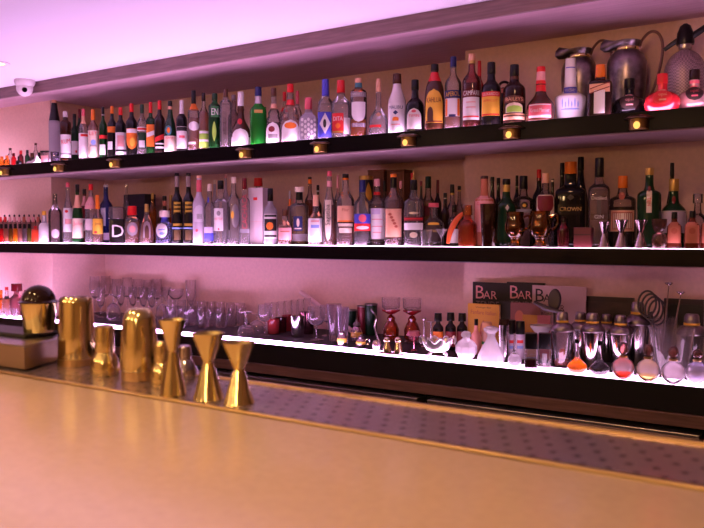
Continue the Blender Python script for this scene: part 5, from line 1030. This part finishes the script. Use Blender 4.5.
# round stoppered bottles
for px, tp, yb, w, lq, lb in ((623, 342, 380, 22, glass('red_orange_drink',(1,.25,.10),.7,(.9,.15,.05),.1), 'round stoppered bottle with a little red-orange liquid'), (648, 344, 382, 23, STRAW, 'round stoppered bottle with pale straw liquid'), (673, 346, 385, 23.5, WATER, 'round stoppered bottle with clear liquid'), (697, 349, 387, 24, glass('pale_blue_glass',(.60,.62,.85),.2,(.45,.45,.75)), 'round stoppered bottle with bluish liquid at the right end')):
    x, D, r = clear_spot('B', px, LEVEL['B'], db(px, yb, 16)-.01, w, 3.5); h = at(px, tp, D).z-LEVEL['B']
    t = empty('round_bottle', (x, D, LEVEL['B']), 0, lb, 'bottle', 'round stoppered bottles on the glowing edge')
    R_ = min(r, h*.33); cz_ = R_*.96
    bp = [(R_*.35, 0)]+[(R_*cos(radians(a)), cz_+R_*sin(radians(a))) for a in range(-66, 68, 12)]
    link('bottle_body', lathe([(0,0)]+bp+[(R_*.34, cz_+R_*1.0),(0,cz_+R_*1.0)], 28), glass('sphere_glass',(.97,.92,.95),.28,(1,.86,.9),.25), t)
    link('liquid', lathe([(0,.003)]+[(R_*.9*cos(radians(a)), cz_+R_*.9*sin(radians(a))) for a in range(-66, -24, 8)]+[(0, cz_-R_*.5)], 28), lq, t)
    link('collar', lathe([(0,cz_+R_*1.001),(R_*.36,cz_+R_*1.001),(R_*.38,cz_+R_*1.05),(R_*.36,cz_+R_*1.16),(0,cz_+R_*1.16)], 20), BRASSD, t)
    hs = h-(cz_+R_*1.165); st = [(0, cz_+R_*1.165)]+[(R_*.44*max(.35,cos(radians(a))), cz_+R_*1.165+hs/2+hs/2*sin(radians(a))) for a in range(-75, 80, 15)]+[(0,h)]
    link('stopper', lathe(st, 20), glass('stopper_glass',(.75,.45,.42),.3,(.5,.22,.2),.4), t)
# wide clear bowl, and behind it the mixing glass with tools
vessel('B', 671, 327, 44, .7, 3.235, CLEAR, 'wide clear glass bowl behind the round stoppered bottles', 'glass_bowl', 'bowl', .003, .01)
x, D, r = clear_spot('B', 664, LEVEL['B'], 3.39, 24, 3.47); h = at(664, 317, D).z-LEVEL['B']; dep = depth(Vector((x, D, 1))); zB = LEVEL['B']
o = link('mixing_glass', lathe([(0,0),(r*.78,0),(r*.8,.003),(r,h),(r*.96,h),(r*.75,.014),(0,.014)], 28), CLEAR); o.location = (x, D, zB)
tag(o, 'large clear mixing glass holding bar spoons and a strainer, bottom shelf right', 'mixing glass')
for dx, px, py, lb, in ((-.020, 669, 284, 'bar spoon with round disc end standing in the mixing glass, left of two'), (.022, 681, 293, 'bar spoon with round disc end standing in the mixing glass, right of two')):
    top = at(px, py, D); t = empty('bar_spoon', (x+dx*.6, D-.004, zB+.016), 0, lb, 'bar spoon', 'bar spoons in the mixing glass')
    v = top-Vector((x+dx*.6, D-.004, zB+.016))
    link('shaft', tube([(0,0,0), tuple(v*.5), tuple(v*.985)], .0026, 8), STEEL, t)
    link('disc', lathe([(0,0),(.006,0),(.016,.006),(.017,.010),(.012,.012),(0,.012)], 18), pr('pinkish_steel',(.60,.45,.45),.18,metal=1), t).location = tuple(v*.985)
    link('bowl', lathe([(0,-.004),(.006,-.002),(.009,.01),(.004,.03),(0,.034)], 12), STEEL, t)
GUN = pr('gunmetal', (.07,.055,.06), .45, metal=.7)
t = empty('hawthorne_strainer', (x-.024, D+.014, zB+.018), 0, 'dark spring strainer leaning out of the mixing glass to the left', 'strainer')
hp = at(650, 306, D)-Vector((x-.024, D+.014, zB+.018))
link('handle', tube([(0,0,0), tuple(hp*.55), tuple(hp*.9)], .006, 8), GUN, t)
for k in range(4):
    c_ = hp+Vector((-.012+.013*k, .004*k, .01-.012*k)); link('spring_coil', tube([tuple(c_+Vector((.036*cos(2*pi*i/20), .01*sin(2*pi*i/20), .052*sin(2*pi*i/20)))) for i in range(20)], .0042, 6, True), GUN, t)
# round-headed strainer on a stand before the magazines
x, D, r = clear_spot('B', 554, LEVEL['B'], 3.30, 12, 3.5); zt = at(554, 300, D).z
t = empty('strainer_stand', (x, D, zB), 0, 'dark round-headed strainer with crosswise handle in front of the pale magazine', 'strainer')
link('base', lathe([(0,0),(.028,0),(.028,.008),(.006,.014),(0,.014)]), GUN, t); link('rod', lathe([(0,.0145),(.005,.0145),(.005,zt-zB-.05),(0,zt-zB-.05)], 10), GUN, t)
bm = bmesh.new(); bm.from_mesh(lathe([(0,-.012),(.034,-.010),(.040,0),(.034,.012),(0,.016)], 24)); bmesh.ops.rotate(bm, verts=bm.verts, cent=(0,0,0), matrix=Matrix.Rotation(radians(80), 3, 'X')); bmesh.ops.scale(bm, vec=(.75,1,1.25), verts=bm.verts); bmesh.ops.translate(bm, verts=bm.verts, vec=(0,0,zt-zB))
me = bpy.data.meshes.new('h'); bm.to_mesh(me); bm.free(); link('head', me, GUN, t)
link('cross_handle', tube([(-.085,-.02,zt-zB-.012),(-.03,-.022,zt-zB-.036),(.045,-.02,zt-zB-.050)], [.008,.013,.008], 8), GUN, t)
shaker(691, 314, 28, 360, 'large frosted glass shaker at the right end of the bottom shelf', CUT, .0)
# ---- magazines, books and frames against the wall
def book(px0, px1, top, D, th, mat, label, name='magazine', group=None, cat='magazine', lean=0):
    xa, xb = xz(px0, D, 1.0), xz(px1, D, 1.0); pxm = (px0+px1)/2; zt = at(pxm, top, D).z
    t = empty(name, ((xa+xb)/2, D, zB), 0, label, cat, group); w = xb-xa; h = zt-zB; t.rotation_euler.x = -lean
    link('cover', boxmesh(-w/2, w/2, -th/2, -th/2+.0012, 0, h), mat, t, smooth=False)
    link('pages', boxmesh(-w/2+.001, w/2-.001, -th/2+.0013, th/2-.0013, .001, h-.002), paper('cream'), t, smooth=False)
    link('back_cover', boxmesh(-w/2, w/2, th/2-.0012, th/2, 0, h), mat, t, smooth=False)
    return t, w, h, -th/2-.0006
MB_ = pr('black_cover', (.014,.010,.011), .35); MWc = pr('pale_cover', (.55,.36,.36), .45)
MG = 'bartender magazines against the wall'
for a, b, D, mat, ic, lb in ((473, 511, 3.518, MB_, 'pink', 'black BAR TENDER magazine, left one of the black pair'), (507, 545, 3.508, MB_, 'pink', 'black BAR TENDER magazine, right one beside the pale copy'), (532.5, 586, 3.496, MWc, 'black', 'wide pale BAR TENDER magazine behind the round-headed strainer')):
    t, w, h, yf = book(a, b, 282.5 if b < 550 else 286, D, .008, mat, lb, group=MG)
    s = F/depth(Vector((t.location.x, D, 1.1)))
    flat_text('lettering', 'B', 13/s, (-w/2+8/s, yf, h-10/s), ink(ic), t)
    flat_text('lettering', 'AR', 8/s, (-w/2+19/s, yf, h-12.5/s), ink(ic), t)
    flat_text('lettering', 'TENDER', 6/s, (-w/2+min(w*s*.45,17)/s+.008, yf, h-22/s), pr('ink_dim', (.22,.15,.15), .5) if mat is MB_ else ink('brown'), t, width=min(w*.8, 30/s))
    flat_text('lettering', 'MAGAZINE', 2.6/s, (-w/2+17/s, yf, h-28/s), pr('ink_dim', (.22,.15,.15), .5) if mat is MB_ else ink('brown'), t, width=22/s)
t, w, h, yf = book(468.5, 500, 304, 3.44, .014, pr('yellow_cover',(.70,.34,.04),.45), 'yellow book with red arched title in front of the black magazine', 'book', cat='book')
s = F/depth(Vector((t.location.x, 3.44, 1)))
flat_text('lettering', 'Fanfare Italian', 4/s, (0, yf, h-8.5/s), ink('rust'), t, width=w*.8, rot=-.03); flat_text('lettering', 'Vintage Bar', 2/s, (0, yf, h-3.5/s), ink('brown'), t, width=w*.5)
link('cover_figure', meshdata([(-.02,yf,h*.3),(.02,yf,h*.3),(.014,yf,h*.55),(0,yf,h*.66),(-.014,yf,h*.55)], [(0,1,2,3,4)]), ink('rust'), t, smooth=False)
book(500, 512, 301, 3.46, .016, MB_, 'narrow black book between the yellow and the brown book', 'book', cat='book')
t, w, h, yf = book(511, 541, 303, 3.445, .012, pr('brown_cover',(.25,.08,.08),.5), 'reddish brown book with a faded portrait cover', 'book', cat='book')
link('portrait', meshdata([(-w*.2+.022*cos(2*pi*k/16), yf, h*.72+.032*sin(2*pi*k/16)) for k in range(16)], [tuple(range(16))]), ink('terra'), t, smooth=False)
book(523, 538, 315, 3.405, .012, pr('ochre_cover',(.50,.22,.03),.5), 'small ochre book standing before the brown book', 'book', cat='book')
book(538, 551, 315.5, 3.40, .014, pr('rose_cover',(.50,.13,.17),.5), 'small rose-red book right of the ochre one', 'book', cat='book')
def frame(px0, px1, top, D, label, inner):
    t, w, h, yf = book(px0, px1, top, D, .012, pr('dark_frame',(.03,.012,.012),.4), label, 'picture_frame', cat='picture frame')
    link('picture', boxmesh(-w*.46, w*.46, yf-.001, yf, h*.06, h*.92), inner, t, smooth=False)
frame(586, 634, 297, 3.522, 'dark framed picture behind the steel shakers', pr('dim_picture',(.05,.02,.02),.4,grain=(.6,12,(1,1,3))))
frame(664, 704, 299, 3.522, 'dark framed picture behind the mixing glass at the right end', pr('dim_picture_green',(.02,.02,.015),.3,grain=(.5,12,(1,1,3))))
# white shallow bowl behind the perfume bottles
stemglass('B', 541, 325, 22, 3.22, [('stand', [(0,0),(.5,0),(.5,.03),(.12,.08),(.12,.7),(0,.7)]), ('dish', [(0,.701),(.15,.701),(.6,.78),(1,.94),(1,1),(.9,.97),(.5,.85),(0,.8)])], 'glass cake-stand dish glowing white behind the perfume bottles', 'stemmed_dish', 'dish', CRY)
